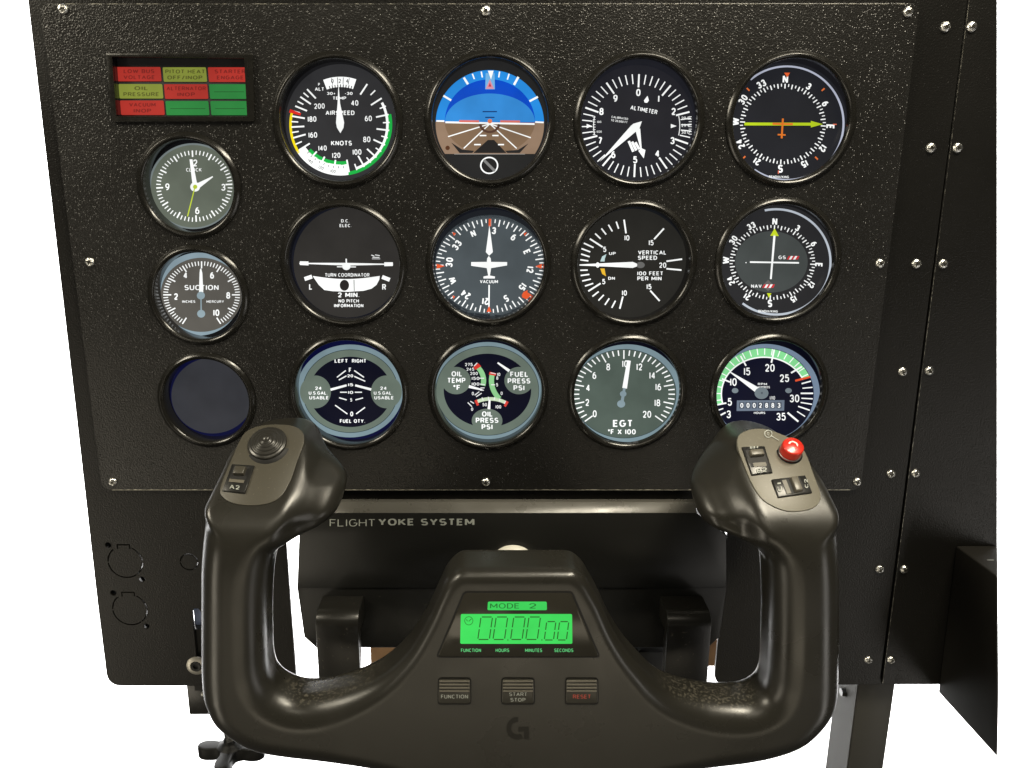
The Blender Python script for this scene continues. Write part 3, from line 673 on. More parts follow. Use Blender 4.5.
# ---- RPM
g = gauge('tachometer', 'engine speed dial with light green arc and hour counter, behind the right grip', 769, 392, 59.2, (7, 8, 22), flare=3.0)
d = Dial(g, 695, 325, 5.487); c = (378, 380)
d.disc('blue_rim', (120, 138, 160), 0, (387, 376), 298, 272); d.disc('dial_face', (13, 15, 36), 1, (380, 379), 272, 253)
d.arc('green_arc', (140, 228, 155), 2, c, (236, 206), (271, 252), -105, 67); d.arc('green_arc', W, 3, c, (230, 200), (237, 207), -105, 67, WS)
for a in range(-98, 66, 9): d.tick('scale_marks', W, 4, c, 271, 252, a, .86, 5, st=WS)
for p, q, w in (((250, 170), (280, 224), 8), ((435, 135), (419, 207), 9), ((587, 228), (527, 263), 9), ((648, 375), (580, 375), 8), ((567, 530), (508, 481), 10), ((148, 295), (192, 313), 8), ((110, 440), (172, 428), 8), ((130, 500), (168, 480), 8), ((120, 470), (155, 458), 6), ((636, 308), (585, 322), 7), ((645, 342), (590, 347), 6), ((646, 405), (584, 402), 6), ((642, 435), (580, 425), 6), ((630, 468), (566, 446), 7), ((604, 502), (560, 474), 6)): d.line('scale_marks', W, 4, p, q, w, st=WS)
d.line('red_line', (240, 90, 50), 5, (550, 306), (633, 284), 11)
for t, x, y in (('3', 185, 490), ('5', 191, 422), ('10', 211, 313), ('15', 286, 255), ('20', 411, 235), ('25', 491, 292), ('30', 546, 403), ('35', 472, 503)): d.text('numerals', W, 5, t, x, y, 42, bold=.015, sx=.92, st=WS)
d.poly('needle', W, 6, [(186, 256), (194, 256), (352, 345), (335, 372)], WS); d.disc('needle_hub', (122, 134, 140), 7, (365, 374), 38, 32); d.disc('needle_hub', (90, 100, 108), 8, (367, 373), 6)
d.disc('dial_screw', (122, 134, 140), 3, (220, 360), 18, 14); d.disc('dial_screw', (122, 134, 140), 3, (513, 360), 18, 14)
d.poly('hour_counter', (112, 124, 140), 3, [(230, 414), (491, 412), (489, 470), (228, 472)])
for i, t in enumerate('0002883'): d.poly('hour_counter', (76, 84, 96), 4, [(243+i*34, 424), (271+i*34, 424), (271+i*34, 458), (243+i*34, 458)]); d.text('hour_counter', W, 5, t, 257+i*34, 441, 26, bold=.03, st=WS)
for t, x, y, w in (('RPM', 370, 324, 50), ('HUNDREDS', 378, 341, 66), ('HOURS', 354, 482, 62)): d.text('lettering', W, 4, t, x, y, 12, w, bold=.03)
d.text('lettering', W, 4, '1/10', 425, 400, 20, 28, bold=.02)
d.build()
# ------------------------------------------------------------------ annunciator
ac = P(182, 88, 0)
an = thing('annunciator_panel', 'rectangular warning light block of red, olive and green cells, upper left', 'warning light panel', ac)
def XZ(px, py, y=0): p = P(px, py, y); return (p[0], p[2])
ao = [XZ(107.5, 53.5), XZ(253.5, 54), XZ(255.5, 121.5), XZ(113, 122)]
ai = [XZ(113.5, 57.5), XZ(245, 59), XZ(248, 116.5), XZ(118, 116.5)]
obj('frame', plate(rounded_poly(ao, 1.2, 3), [ai], -2.2, .5, .3), M_BEZEL, an, True, sharp=40)
ah = [XZ(110.5, 56), XZ(248.5, 57), XZ(251, 119), XZ(116, 119)]
obj('backing', prism([(x, 4.4, z) for x, z in ah], [(x, 5.5, z) for x, z in ah]), mat('annunciator_backing', (.03, .03, .033), rough=.35), an)
for i in range(4):
    a, b = ai[i], ai[(i+1) % 4]
    if i == 0: wall = ([], [])
    q = ([(a[0], -1.8, a[1]), (b[0], -1.8, b[1]), (b[0], 4.4, b[1]), (a[0], 4.4, a[1])], [(0, 1, 2, 3)])
    wall = merge(wall, q)
obj('recess_wall', wall, M_RECESS, an)
RD = (208, 62, 52); OL = (158, 170, 70); GN = (55, 155, 75); INK = (110, 50, 40)
cells = [((116.3, 160.4, 67, 81.3), RD, 'LOW BUS', 'VOLTAGE'), ((162.6, 205.9, 67.3, 81.8), OL, 'PITOT HEAT', 'OFF/INOP'), ((207.8, 246, 67.3, 82), RD, 'STARTER', 'ENGAGE'),
         ((118.5, 162.2, 84, 98.5), OL, 'OIL', 'PRESSURE'), ((163.9, 207.2, 84.2, 98.9), RD, 'ALTERNATOR', 'INOP'), ((209, 247, 84.2, 98.9), GN, None, None),
         ((120, 163.6, 100.5, 115), RD, 'VACUUM', 'INOP'), ((165.3, 208.3, 101, 115.2), GN, None, None), ((210.2, 248, 101, 115.2), GN, None, None)]
for (x0, x1, y0, y1), colr, t1, t2 in cells:
    yy = 4.0; pts = rounded_poly([(x0, y0), (x1, y0), (x1+1.2, y1), (x0+1.2, y1)], 1.3, 3)
    st = .70
    ce = obj('warning_cell', prism([tuple(P(u, v, yy)) for u, v in pts], [tuple(P(u, v, yy+.38)) for u, v in pts]), glow(colr, st), an)
    ink = {RD: (140, 40, 36), OL: (98, 100, 42), GN: (40, 95, 45)}[colr]
    V = ([], [])
    cx = (x0+x1)/2+.6+(2.5 if t1 == 'STARTER' else 0)
    if t1:
        for t, y in ((t1, y0+4.2), (t2, y0+10.2)):
            p2, f2 = text2d(t, cx, y, 3.9, min(len(t)*4.4, x1-x0-4), bold=.03)
            V = merge(V, ([tuple(P(u, v, yy-.1-e)) for u, v, e in p2], f2))
    else:
        V = ([tuple(P(u, v, yy-.1)) for u, v in ((x0+5, y0+7.3), (x1-3, y0+7.3), (x1-3, y0+7.9), (x0+5, y0+7.9))], [(0, 1, 2, 3)])
    obj('cell_lettering', V, glow(ink, .8), ce)
# ------------------------------------------------------------------ plates
def X_at(ratio): # world x of a panel vertical given its fan ratio
    p = P(PX0+ratio*(3521-384), 384, 0); return p[0]
def Z_at(py, y=0): return P(489, py, y)[2]
xl, xr = X_at(-.1277), X_at(.1226)
zt, zb = Z_at(3), Z_at(490.5)
fp = thing('instrument_panel', 'textured black front plate holding all the round dials', 'instrument panel', (0, 0, zb))
fo = rounded_poly([(xl, zt), (xr, zt), (xr, zb), (xl, zb)], 7, 6)
fh = [circ(x, z, r) for x, z, r in HOLES]+[ah]
obj('face_plate', plate(fo, fh, 0, 2.6, .3), M_PANEL, fp)
def glint_line(xa, za, xb, zb2, y, base, amp, seed):
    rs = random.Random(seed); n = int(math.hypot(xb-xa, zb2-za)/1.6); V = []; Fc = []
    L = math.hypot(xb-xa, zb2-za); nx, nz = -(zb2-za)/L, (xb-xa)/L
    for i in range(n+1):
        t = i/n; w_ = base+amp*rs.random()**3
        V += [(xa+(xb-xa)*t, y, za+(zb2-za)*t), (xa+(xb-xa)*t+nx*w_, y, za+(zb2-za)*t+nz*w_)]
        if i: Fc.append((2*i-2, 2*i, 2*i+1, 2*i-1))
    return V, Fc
M_GLINT = mat('glint_strip', (.55, .53, .45), rough=.4, metal=.7)  # bright metal strips along the plate edges, a highlight put into the colour
obj('edge_glint', glint_line(xl+7, zb+.30, xr-7, zb+.30, -.02, .18, .45, 3), M_GLINT, fp)
obj('edge_glint', glint_line(xl+7, zt-.6, xr-7, zt-.6, -.02, .02, .3, 4), M_GLINT, fp)
def screw_data(c, r=3.3):
    prof = [(0, .35*r), (.16*r, .36*r)]
    prof = [(.30*r, .30*r), (.34*r, .56*r), (.55*r, .52*r), (.78*r, .42*r), (.94*r, .25*r), (r, 0), (r, -.4)]
    a = lathe(prof, c, 32)
    b = lathe([(.001, .28*r), (.30*r, .30*r)], c, 32)
    th = random.random()*3
    k = []
    for t in (th, th+math.pi/2):
        u = np.array([math.cos(t), 0, math.sin(t)]); w = np.array([-math.sin(t), 0, math.cos(t)])
        cc = np.array(c)
        A = [tuple(cc+u*i*r*.55+w*j*r*.1+np.array([0, -.60*r, 0])) for i, j in ((-1, -1), (1, -1), (1, 1), (-1, 1))]
        B = [tuple(np.array(q)+np.array([0, .35*r, 0])) for q in A]
        k.append(prism(A, B))
    return a, b, k
M_SLOT = mat('screw_slot', (.10, .095, .08), rough=.4, metal=.7)
def screw(px, py, y, parent, r=3.1):
    c = tuple(P(px, py, y)); a, b, k = screw_data(c, r)
    s = obj('screw', merge(a, b), M_SCREW, parent, True, sharp=50)
    obj('screw_slot', merge(*k), M_SLOT, s)
for q in ((63, 9), (486, 11), (908, 12), (90, 262), (880, 263.5), (113, 482), (486, 482), (857, 482)): screw(*q, 0, fp)
# rear plate
YB = 2.75
bp = thing('support_plate', 'smooth black metal plate behind and below the dial panel, with knockout holes', 'panel plate', P(489, 685, YB))
XR = lambda px, py: XZ(px, py, YB)
Zb = XR(489, 686)[1]
zcut = XR(489, 503)[1]
left_x = XR(97, 600)[0]
outer = []
outer += rounded_poly([XR(25.5, -20), (XR(967.5, 0)[0], XR(0, -12)[1]), (XR(879.5, 684)[0], XR(879, 684.5)[1]), (XR(717.5, 640)[0], Zb),
                       (XR(719.3, 640)[0], zcut), (XR(288.8, 590)[0], zcut), (XR(290.3, 590)[0], Zb), XR(108, 686), XR(98.3, 610), XR(74.5, 400), XR(39.5, 100)], [0, 0, .5, 11, 2, 2, 11, 11, 0, 0, 0], 8)
open_hole = [(xl+9, zt-9), (xr-9, zt-9), (xr-9, zb+11), (xl+9, zb+11)]
# leave the opening clear of the screws, under the front plate
slits = []
def slit(px, py, rpx, a0, a1, w=.55):
    x, z = XR(px, py); r = rpx/scale_at(px, py, YB); n = 14; o = []
    for i in range(n+1):
        a = math.radians(a0+(a1-a0)*i/n); o.append((x+(r+w/2)*math.sin(a), z+(r+w/2)*math.cos(a)))
    for i in range(n+1):
        a = math.radians(a1+(a0-a1)*i/n); o.append((x+(r-w/2)*math.sin(a), z+(r-w/2)*math.cos(a)))
    slits.append(o)
for px, py in ((125.2, 562), (129.8, 609.5)):
    for a0, a1 in ((30, 88), (94, 140), (146, 266), (272, 322)): slit(px, py, 17, a0, a1)
    x0, z0 = XR(px-8.5, py-17.5); x1, _ = XR(px+4.5, py-17.5); _, z1 = XR(px, py-13.2)
    slits.append([(x0, z0), (x1, z0), (x1, z1), (x1-.5, z1), (x1-.5, z0-.55), (x0+.5, z0-.55), (x0+.5, z1), (x0, z1)])
for a0, a1 in ((-30, 85), (95, 150), (158, 265), (275, 325)): slit(189, 562, 8.6, a0, a1, .5)
for px, py in ((108, 545.2), (142, 579.6), (113.2, 593), (146.5, 626.4)): x, z = XR(px, py); slits.append(circ(x, z, 2.0, 24))
x0, z0 = XR(191.5, 608); x1, z1 = XR(206, 662)
slits.append(rounded_poly([(x0, z0), (x1, z0), (x1, z1), (x0, z1)], [5, 5, 5, 5], 5))
obj('plate_sheet', plate(outer, [open_hole]+slits, YB, YB+2.6, .3), M_BACK, bp)
# dark liner behind the knockout slits only
for (ax, ay), (bx, by) in (((103, 538), (152, 635)), ((178, 550), (200, 574))):
    p0 = P(ax, ay, YB+6); p1 = P(bx, by, YB+6)
    obj('knockout_liner', box(p0[0], p1[0], YB+5, YB+6, p1[2], p0[2]), M_BLACK, bp)
for q in ((945.3, 27), (930.8, 148), (916.3, 263.8), (902.3, 371.8), (890.8, 474), (879.6, 569.3), (868.3, 660)): screw(*q, YB, bp, 3.2)
# side plate right of the seam
sp = thing('side_plate', 'black metal plate right of the slanting seam, with a column of zinc screws', 'panel plate', P(930, 685, YB))
so = [XR(970.5, -20), XR(997.3, -20), XR(997.3, 340), XR(997.3, 684.5), XR(882.2, 684.5)]
obj('plate_sheet', plate(so, [], YB, YB+2.6, .3), M_BACK, sp)
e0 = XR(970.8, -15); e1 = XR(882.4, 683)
obj('edge_glint', glint_line(e1[0]+.3, e1[1], e0[0]+.3, e0[1], YB-.03, .01, .22, 6), M_GLINT, sp)  # glint along the seam, laid on as a bright strip
for q in ((971.6, 27), (957.4, 148), (943, 264), (929, 371), (915.3, 473.5), (904, 569.3), (891, 660)): screw(*q, YB, sp, 3.2)
# dark joining strip behind the seam
ss = [XR(962, -20), XR(980, -20), XR(890, 683), XR(872, 683)]
obj('seam_backing', prism([(x, YB+4, z) for x, z in ss], [(x, YB+7, z) for x, z in ss]), M_BLACK, sp)
# side box, lower right
sb = thing('side_box', 'plain black box standing out from the panel at the lower right edge', 'box', P(950, 685, 0))
yA = YB-.2
a0 = P(956, 545.5, yA); a1 = P(938, 692, yA)
def fwd(p, xlim):  # run straight forward (towards -y) until picture x reaches xlim
    k = (xlim-PX0)/F
    # x = k * depth
    t = np.linspace(0, 200, 4001)
    for s_ in t:
        q = p+np.array([0, -s_, 0])
        if pix(q)[0] >= xlim: return q
    return q
b0 = fwd(a0, 997.2); b1 = fwd(a1, 997.2); c0 = P(997.2, 546, yA); c0 = np.array([c0[0], c0[1], a0[2]]); c1 = P(997.2, 700, yA); c1 = np.array([c1[0], c1[1], a1[2]])
obj('box_shell', bevelled(prism([tuple(a0), tuple(b0), tuple(c0)], [tuple(a1), tuple(b1), tuple(c1)]), 1.2, 3), mat('box_paint', (.014, .013, .011), rough=.75, spec=.1, bump=(.2, .0003), bscale=900), sb, True, sharp=50)
q0 = P(992, 559, -20)
obj('scratch_mark', box(q0[0]-3, q0[0]+1.5, q0[1], q0[1]+.5, a0[2]+.0, a0[2]+.15), M_GREYPR, sb)
# ------------------------------------------------------------------ leg
lg = thing('stand_post', 'square grey metal post below the panel at the right', 'post', P(870, 760, 20))
p0 = P(857, 700, 12); p1 = P(893, 700, 12); zb_ = P(870, 860, 12)[2]; zt_ = P(870, 640, 12)[2]
obj('square_tube', bevelled(box(p0[0], p1[0], 12, 46, zb_, zt_), .8, 2), M_LEG, lg, True, sharp=50)
obj('side_strip', box(p0[0]-.6, p0[0]-.05, 13, 45, zb_, zt_), M_LEGL, lg)
bc = np.array([p0[0]-.6, 30, P(842, 692, 30)[2]])
obj('bolt', lathe([(.01, 3), (3.2, 3), (3.6, 0)], bc, 6, axis=(-1, 0, 0)), M_DARK, lg)
# ------------------------------------------------------------------ yoke housing
YH = -15.0
hs = thing('yoke_housing', 'black yoke base box printed FLIGHT YOKE SYSTEM behind the control yoke', 'yoke base', P(512, 650, YH))
ho = [(327, 513), (697, 513), (727, 535), (727, 588), (720, 637), (708, 648), (316, 648), (304, 637), (297, 588), (299, 535)]
A = [tuple(P(x, y, YH+1.2)) for x, y in ho]; B = [(a[0], 120, a[2]) for a in A]
obj('shell', bevelled(prism(A, B), .8, 3, 10), M_HOUSING, hs, True, sharp=40)
fu = [(327.5, 513), (696.5, 513), (726.6, 535.3), (726.6, 588), (297.3, 588), (299.4, 535.3)]
A = [tuple(P(x, y, YH)) for x, y in fu]; B = [(a[0], YH+2, a[2]) for a in A]
obj('front_cover', bevelled(prism(A, B), .5, 2, 10), M_HOUSING, hs, True, sharp=40)
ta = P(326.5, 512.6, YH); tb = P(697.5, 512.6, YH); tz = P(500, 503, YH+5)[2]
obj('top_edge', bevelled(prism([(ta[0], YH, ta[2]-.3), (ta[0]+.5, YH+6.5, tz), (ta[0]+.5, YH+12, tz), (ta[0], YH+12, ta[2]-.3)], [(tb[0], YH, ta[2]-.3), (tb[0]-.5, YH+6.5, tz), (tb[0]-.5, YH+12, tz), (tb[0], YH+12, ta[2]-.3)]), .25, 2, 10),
    mat('lit_top_grey', (.085, .082, .072), rough=.30, rvar=(.24, .40, 60)), hs, True, sharp=35)  # paler grey on the top bevel puts the lamplight into its colour
t1 = text2d('FLIGHT', 352.2, 522.8, 7.2, 45, bold=-.025); t2 = text2d('YOKE SYSTEM', 426.4, 522, 6.8, 96, bold=.03)
obj('lettering', merge(*[([tuple(P(u, v, YH-.06-e)) for u, v, e in t[0]], t[1]) for t in (t1, t2)]), M_GREYPR, hs)
def clamp(xa, xb, ytop, yfront, zbot_px):
    z1 = P(xa, ytop, YH)[2]; yf = yfront; zbot = P(xa, zbot_px, yf)[2]
    pa, pb = P(xa, 640, yf)[0], P(xb, 640, yf)[0]
    prof = [(YH+3, z1), (yf+9, z1-.5)]+[(yf+9-9*math.sin(math.pi/2*i/8), z1-.5-9+9*math.cos(math.pi/2*i/8)) for i in range(1, 9)]+[(yf, zbot), (yf+8, zbot), (yf+8, z1-16), (YH+3, z1-16)]
    obj('clamp_arm', bevelled(prism([(pa, y, z) for y, z in prof], [(pb, y, z) for y, z in prof]), .6, 2, 40), M_CLAMP, hs, True, sharp=35)
q0 = P(590, 652, 2); q1 = P(664, 700, 2)
obj('dark_block', bevelled(box(q0[0], q1[0], 2, 30, q1[2], q0[2]), .6, 2), M_DARK, hs, True, sharp=40)  # plain dark block below the housing, left of the right clamp
clamp(316.3, 358.8, 597, -38, 720); clamp(666.5, 710.5, 597, -38, 720)
# ------------------------------------------------------------------ control yoke (handle)
YR = -100.0; T = 40.0; YF = YR-T/2
L_OUT = [(203, 587), (203.3, 560), (205.4, 535), (211, 502), (219, 480), (229, 455), (236.6, 439), (246, 429), (262, 422), (287, 419.5), (305, 422.5), (317, 431), (328, 447), (342, 463), (348, 477), (345, 493), (336, 511.5), (320.6, 523), (303, 530), (287, 539), (279, 549), (274.5, 571), (273, 600), (273, 630), (274, 656), (280, 671), (297, 679.5), (316, 680.5), (337.4, 676.5), (359.6, 669), (379.5, 659), (397, 645), (412.7, 627), (428, 600.8), (437, 581), (446, 563), (459, 551), (475, 549)]
R_OUT = [(517, 549), (560, 549), (573, 551), (584, 560), (593, 575), (600.6, 589), (611.7, 613), (625.4, 634.5), (639, 650), (652.7, 663.8), (668, 673.5), (688, 680), (709, 684), (736, 685), (752, 681), (759, 673), (761, 655), (762, 610), (761, 565), (757, 548), (746, 537), (728.6, 530), (709, 523), (697, 511.6), (690.5, 492), (690.5, 476.4), (699, 458), (711, 441), (722.7, 430), (736, 424), (754, 422), (771.6, 425.6), (787, 433), (802, 447), (812.6, 463), (823, 488), (830, 510), (833.5, 535), (835.5, 565), (836, 600), (835.8, 650), (834.5, 685.5), (829.5, 706), (818, 724), (800, 741), (776.6, 752), (744, 759.7), (699, 765), (640, 770), (580, 773), (512, 774), (450, 771), (380, 763), (329, 758.5), (288, 754), (261, 748.5), (239.6, 738), (218, 719), (207.5, 696), (203.5, 668), (203, 630)]
outl = catmull(L_OUT+R_OUT, 4)
_o = np.array(outl); _t = np.roll(_o, -1, 0)-np.roll(_o, 1, 0); _t /= np.linalg.norm(_t, axis=1)[:, None]
_n = np.stack([_t[:, 1], -_t[:, 0]], 1)          # outward normal (picture axes)
for _i in range(5): _n = (_n+np.roll(_n, 1, 0)+np.roll(_n, -1, 0))/3
_hd = np.clip((545-_o[:, 1])/40, 0, 1)
_o[:, 0] -= 2.8*_n[:, 0]*(1-.5*_hd)
_o[:, 1] += np.where(_n[:, 1] < 0, 6.5*-_n[:, 1]*(1-.3*_hd), np.where(_o[:, 1] > 690, -9.0, 2.5)*_n[:, 1])
_pl = np.array([(248, 431), (264, 425.6), (289, 425.6), (233, 503.5), (222, 496), (221, 486), (226, 470), (233, 457), (240.5, 440),
                (762, 429.2), (779, 433.8), (794, 441.5), (805, 453), (809, 463), (812.5, 472.5), (816, 482), (819.5, 492), (820, 500), (815, 507), (804, 511)])
_dn = np.array([np.min(np.hypot(*(_pl-p).T)) for p in _o]); _wn = np.clip(1-(_dn-14)/22, 0, 1)
_o[:, 0] = PX0+(_o[:, 0]-PX0)*(1-.016*_wn*np.clip((505-_o[:, 1])/45, 0, 1))
outl = [tuple(p) for p in _o]
PL_L = catmull([(248, 431), (264, 425.6), (289, 425.6), (302, 431.5), (304, 443), (297.5, 461), (291, 480), (281.6, 496), (271, 503), (253, 506), (233, 503.5), (222, 496), (221, 486), (233, 457), (240.5, 440)], 4)
PL_R = catmull([(738.5, 436), (748, 430.5), (762, 429.2), (779, 433.8), (794, 441.5), (805, 453), (812.5, 472.5), (819.5, 492), (820, 500), (815, 507), (804, 511), (787, 511.6), (771.6, 506), (760.5, 498), (750.5, 482), (740.5, 457), (737, 445)], 4)
def poly_sdf(poly, X, Z):
    p = np.array(poly); q = np.roll(p, -1, axis=0)
    dmin = np.full(X.shape, 1e9); ins = np.zeros(X.shape, bool)
    for (ax, az), (bx, bz) in zip(p, q):
        ex, ez = bx-ax, bz-az; L2 = ex*ex+ez*ez+1e-12
        t = np.clip(((X-ax)*ex+(Z-az)*ez)/L2, 0, 1)
        dd = (X-ax-t*ex)**2+(Z-az-t*ez)**2
        dmin = np.minimum(dmin, dd)
        if abs(ez) > 1e-12:
            cnd = ((az > Z) != (bz > Z)) & (X < ex*(Z-az)/ez+ax)
            ins ^= cnd
    return np.where(ins, -1, 1)*np.sqrt(dmin)
def to_ref(poly): return [XZ(x, y, YR) for x, y in poly]
def sstep(a, b, x):
    t = np.clip((x-a)/(b-a), 0, 1); return t*t*(3-2*t)
ZB0 = P(517, 535, YR)[2]      # heads start leaning back above this height
KB = .95
def lean(z): return KB*10.0*np.logaddexp(0, (np.asarray(z)-ZB0-4)/10.0)
def surface_nets(S, org, h):
    ins = S < 0; nx, ny, nz = S.shape
    acc = np.zeros((nx-1, ny-1, nz-1, 3)); cnt = np.zeros((nx-1, ny-1, nz-1))
    cor = [(i, j, k) for i in (0, 1) for j in (0, 1) for k in (0, 1)]
    def sl(A, o): return A[o[0]:nx-1+o[0], o[1]:ny-1+o[1], o[2]:nz-1+o[2]]
    for a in cor:
        for b in cor:
            if a < b and sum(abs(p-q) for p, q in zip(a, b)) == 1:
                sa, sb_ = sl(S, a), sl(S, b); m = (sa < 0) != (sb_ < 0)
                t = np.where(m, sa/np.where(m, sa-sb_, 1), 0)
                for ax in range(3): acc[..., ax] += np.where(m, a[ax]+t*(b[ax]-a[ax]), 0)
                cnt += m
    act = cnt > 0; idx = -np.ones(act.shape, int); idx[act] = np.arange(act.sum())
    I = np.argwhere(act); V = (I+acc[act]/cnt[act][:, None])*h+np.array(org)
    Q = []
    for ax in range(3):
        o1, o2 = [a for a in range(3) if a != ax]
        s0 = [slice(1, -1)]*3; s1 = [slice(1, -1)]*3
        s0[ax] = slice(0, -1); s1[ax] = slice(1, None)
        m = ins[tuple(s0)] != ins[tuple(s1)]
        E = np.argwhere(m); E[:, o1] += 1; E[:, o2] += 1
        def cell(d1, d2):
            c_ = E.copy(); c_[:, o1] -= d1; c_[:, o2] -= d2
            return idx[c_[:, 0], c_[:, 1], c_[:, 2]]
        Q.append(np.stack([cell(1, 1), cell(0, 1), cell(0, 0), cell(1, 0)], 1))
    return V, np.concatenate(Q)
h = 1.3
rp = np.array(to_ref(outl)); x0, z0 = rp.min(0)-5; x1, z1 = rp.max(0)+5
xs = np.arange(x0, x1, h); zs = np.arange(z0, z1, h); ys = np.arange(YR-T/2-4, YR+T/2+4, h)
GX, GZ = np.meshgrid(xs, zs, indexing='ij')
d2 = poly_sdf(to_ref(outl), GX, GZ)
pp = np.minimum(poly_sdf(to_ref(PL_L), GX, GZ), poly_sdf(to_ref(PL_R), GX, GZ))
head = sstep(ZB0-4, ZB0+10, GZ)
near = 1-sstep(0, 13, pp)                    # 1 on the switch plates
centre = 1-sstep(35, 125, np.abs(GX-P(517, 640, YR)[0]))
R = 15.8*(1-near)+3.0*near
R = R*(1-centre)+6.5*centre*(1-near)+3*near*centre
hornx = np.maximum(sstep(P(272, 480, YR)[0], P(300, 480, YR)[0], GX)*(GX < 0), (1-sstep(P(738, 480, YR)[0], P(766, 480, YR)[0], GX))*(GX > 0))
recede = 9.0*sstep(2, 22, pp)*sstep(P(517, 545, YR)[2], P(517, 515, YR)[2], GZ)*hornx            # thumb horn falls away from the plate
yf = YR-T/2+recede; ybk = YR+T/2-5*head-8*centre
S = np.empty((len(xs), len(ys), len(zs)))
for j, y in enumerate(ys):
    q1 = d2+R
    q2 = np.where(y < YR, yf-y, y-ybk)+R
    S[:, j, :] = np.minimum(np.maximum(q1, q2), 0)+np.hypot(np.maximum(q1, 0), np.maximum(q2, 0))-R
V, Q = surface_nets(S, (xs[0], ys[0], zs[0]), h)
# relax the surface a little
nv = len(V); e = np.concatenate([Q[:, [0, 1]], Q[:, [1, 2]], Q[:, [2, 3]], Q[:, [3, 0]]]); e = np.concatenate([e, e[:, ::-1]])
deg = np.bincount(e[:, 0], minlength=nv)
for it in range(6):
    avg = np.stack([np.bincount(e[:, 0], weights=V[e[:, 1], a], minlength=nv) for a in range(3)], 1)/deg[:, None]
    V = V+(.5 if it % 2 == 0 else -.51)*(avg-V)
# lean the grip heads back: each point keeps its line of sight from the outline drawing
def leanpt(v, base=None):
    zr = CAM[2]+(v[..., 2]-CAM[2])*((YR-CAM[1])/(v[..., 1]-CAM[1]))
    dy = lean(zr); t = (v[..., 1]+dy-CAM[1])/(v[..., 1]-CAM[1])
    return CAM+(v-CAM)*t[..., None]
V = leanpt(V)
yk = thing('control_yoke', 'black aircraft control yoke with two grips and a green lit timer display', 'control yoke', P(517, 770, YR))
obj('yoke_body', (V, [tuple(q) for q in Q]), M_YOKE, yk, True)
def Hd(px, py, lift):
    """point on the leaning head plane, lift mm out of it"""
    b = leanpt(np.array([P(px, py, YF)]))[0]
    return b+np.array([0, -HN[0], HN[1]])*lift
HN = (1.0, 0.0)
a_, b_ = leanpt(np.array([P(260, 490, YF), P(260, 440, YF)])); dv = b_-a_; dv /= np.linalg.norm(dv)
HN = (dv[2], dv[1])                     # outward normal (0,-HN0,HN1)
NRM = np.array([0, -HN[0], HN[1]])
def hprism(pts, l0, l1, shrink=1.0):
    c_ = np.mean(np.array(pts), 0)
    p1 = [tuple(c_+(np.array(p)-c_)*shrink) for p in pts]
    return prism([tuple(Hd(x, y, l1)) for x, y in p1], [tuple(Hd(x, y, l0)) for x, y in pts])
def htext(t, x, y, hh, w=None, rot=0, lift=1.0, bold=.02):
    p2, f2 = text2d(t, x, y, hh, w, rot, bold); return [tuple(Hd(u, v, lift+e)) for u, v, e in p2], f2
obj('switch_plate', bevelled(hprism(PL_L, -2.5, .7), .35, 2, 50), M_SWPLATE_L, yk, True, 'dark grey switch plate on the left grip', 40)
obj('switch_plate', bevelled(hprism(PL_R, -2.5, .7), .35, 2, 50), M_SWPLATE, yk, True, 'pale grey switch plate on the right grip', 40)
# hat switch
hc = Hd(268, 444.5, .7)
obj('hat_recess', lathe([(0.01, .1), (12.0, .1), (12.2, -.5)], Hd(269, 447, .7), 64, axis=NRM), M_BLACK, yk, True)
prof = [(9.4, 0), (9.4, 1.6), (9.0, 2.1), (8.2, 2.0), (7.9, 2.5), (7.6, 3.1), (7.1, 3.3), (6.4, 3.1), (6.1, 3.5), (5.8, 4.1), (5.3, 4.3), (4.7, 4.1), (4.4, 4.5), (4.0, 5.1), (3.5, 5.2), (2.9, 4.9), (2.5, 5.2), (2.1, 5.8), (1.6, 5.9), (1.1, 5.5), (.6, 5.2), (.01, 5.1)]
prof = [(r_*1.17, h_*.82) for r_, h_ in prof]
obj('hat_switch', lathe(prof, hc, 64, axis=NRM), M_RUBBER, yk, True)
M_LEVER = mat('lever_dark', (.05, .046, .035), rough=.35)
def rocker(q, label, lever, lab):
    """q: four corners TL TR BR BL; lever: fractions (s0,s1,t0,t1)"""
    def at(s, t):
        a = np.array(q[0])*(1-s)+np.array(q[1])*s; b = np.array(q[3])*(1-s)+np.array(q[2])*s
        return tuple(a*(1-t)+b*t)
    r = obj('rocker_switch', bevelled(hprism([at(0, 0), at(1, 0), at(1, 1), at(0, 1)], -.5, 1.9, .96), .4, 2, 40), M_DARK, yk, True, label, 40)
    s0, s1, t0, t1 = lever['hole']
    obj('switch_cavity', hprism([at(s0, t0), at(s1, t0), at(s1, t1), at(s0, t1)], 1.0, 1.98), M_BLACK, r)
    s0, s1, t0, t1 = lever['lever']
    obj('switch_lever', bevelled(hprism([at(s0, t0), at(s1, t0), at(s1, t1), at(s0, t1)], 1.2, 4.3, .86), .4, 2, 40), lever.get('m', M_TAN), r, True, sharp=40)
    s0, s1, t0, t1 = lever['foot']
    obj('switch_ramp', hprism([at(s0, t0), at(s1, t0), at(s1, t1), at(s0, t1)], 1.2, 2.15), M_TAN, r)
    for t, s_, t_, hh, w, rot in lab:
        x, y = at(s_, t_); obj('lettering', htext(t, x, y, hh, w, rot, 2.35), M_GREYPR, r)
rocker([(232.5, 465), (255.5, 466.6), (245.6, 495), (222.5, 492.5)], 'rocker switch marked A2', dict(hole=(.14, .84, .08, .62), lever=(.22, .74, .12, .42), foot=(.16, .80, .56, .66), m=M_LEVER), [('A2', .5, .84, 4.2, 10, 6)])
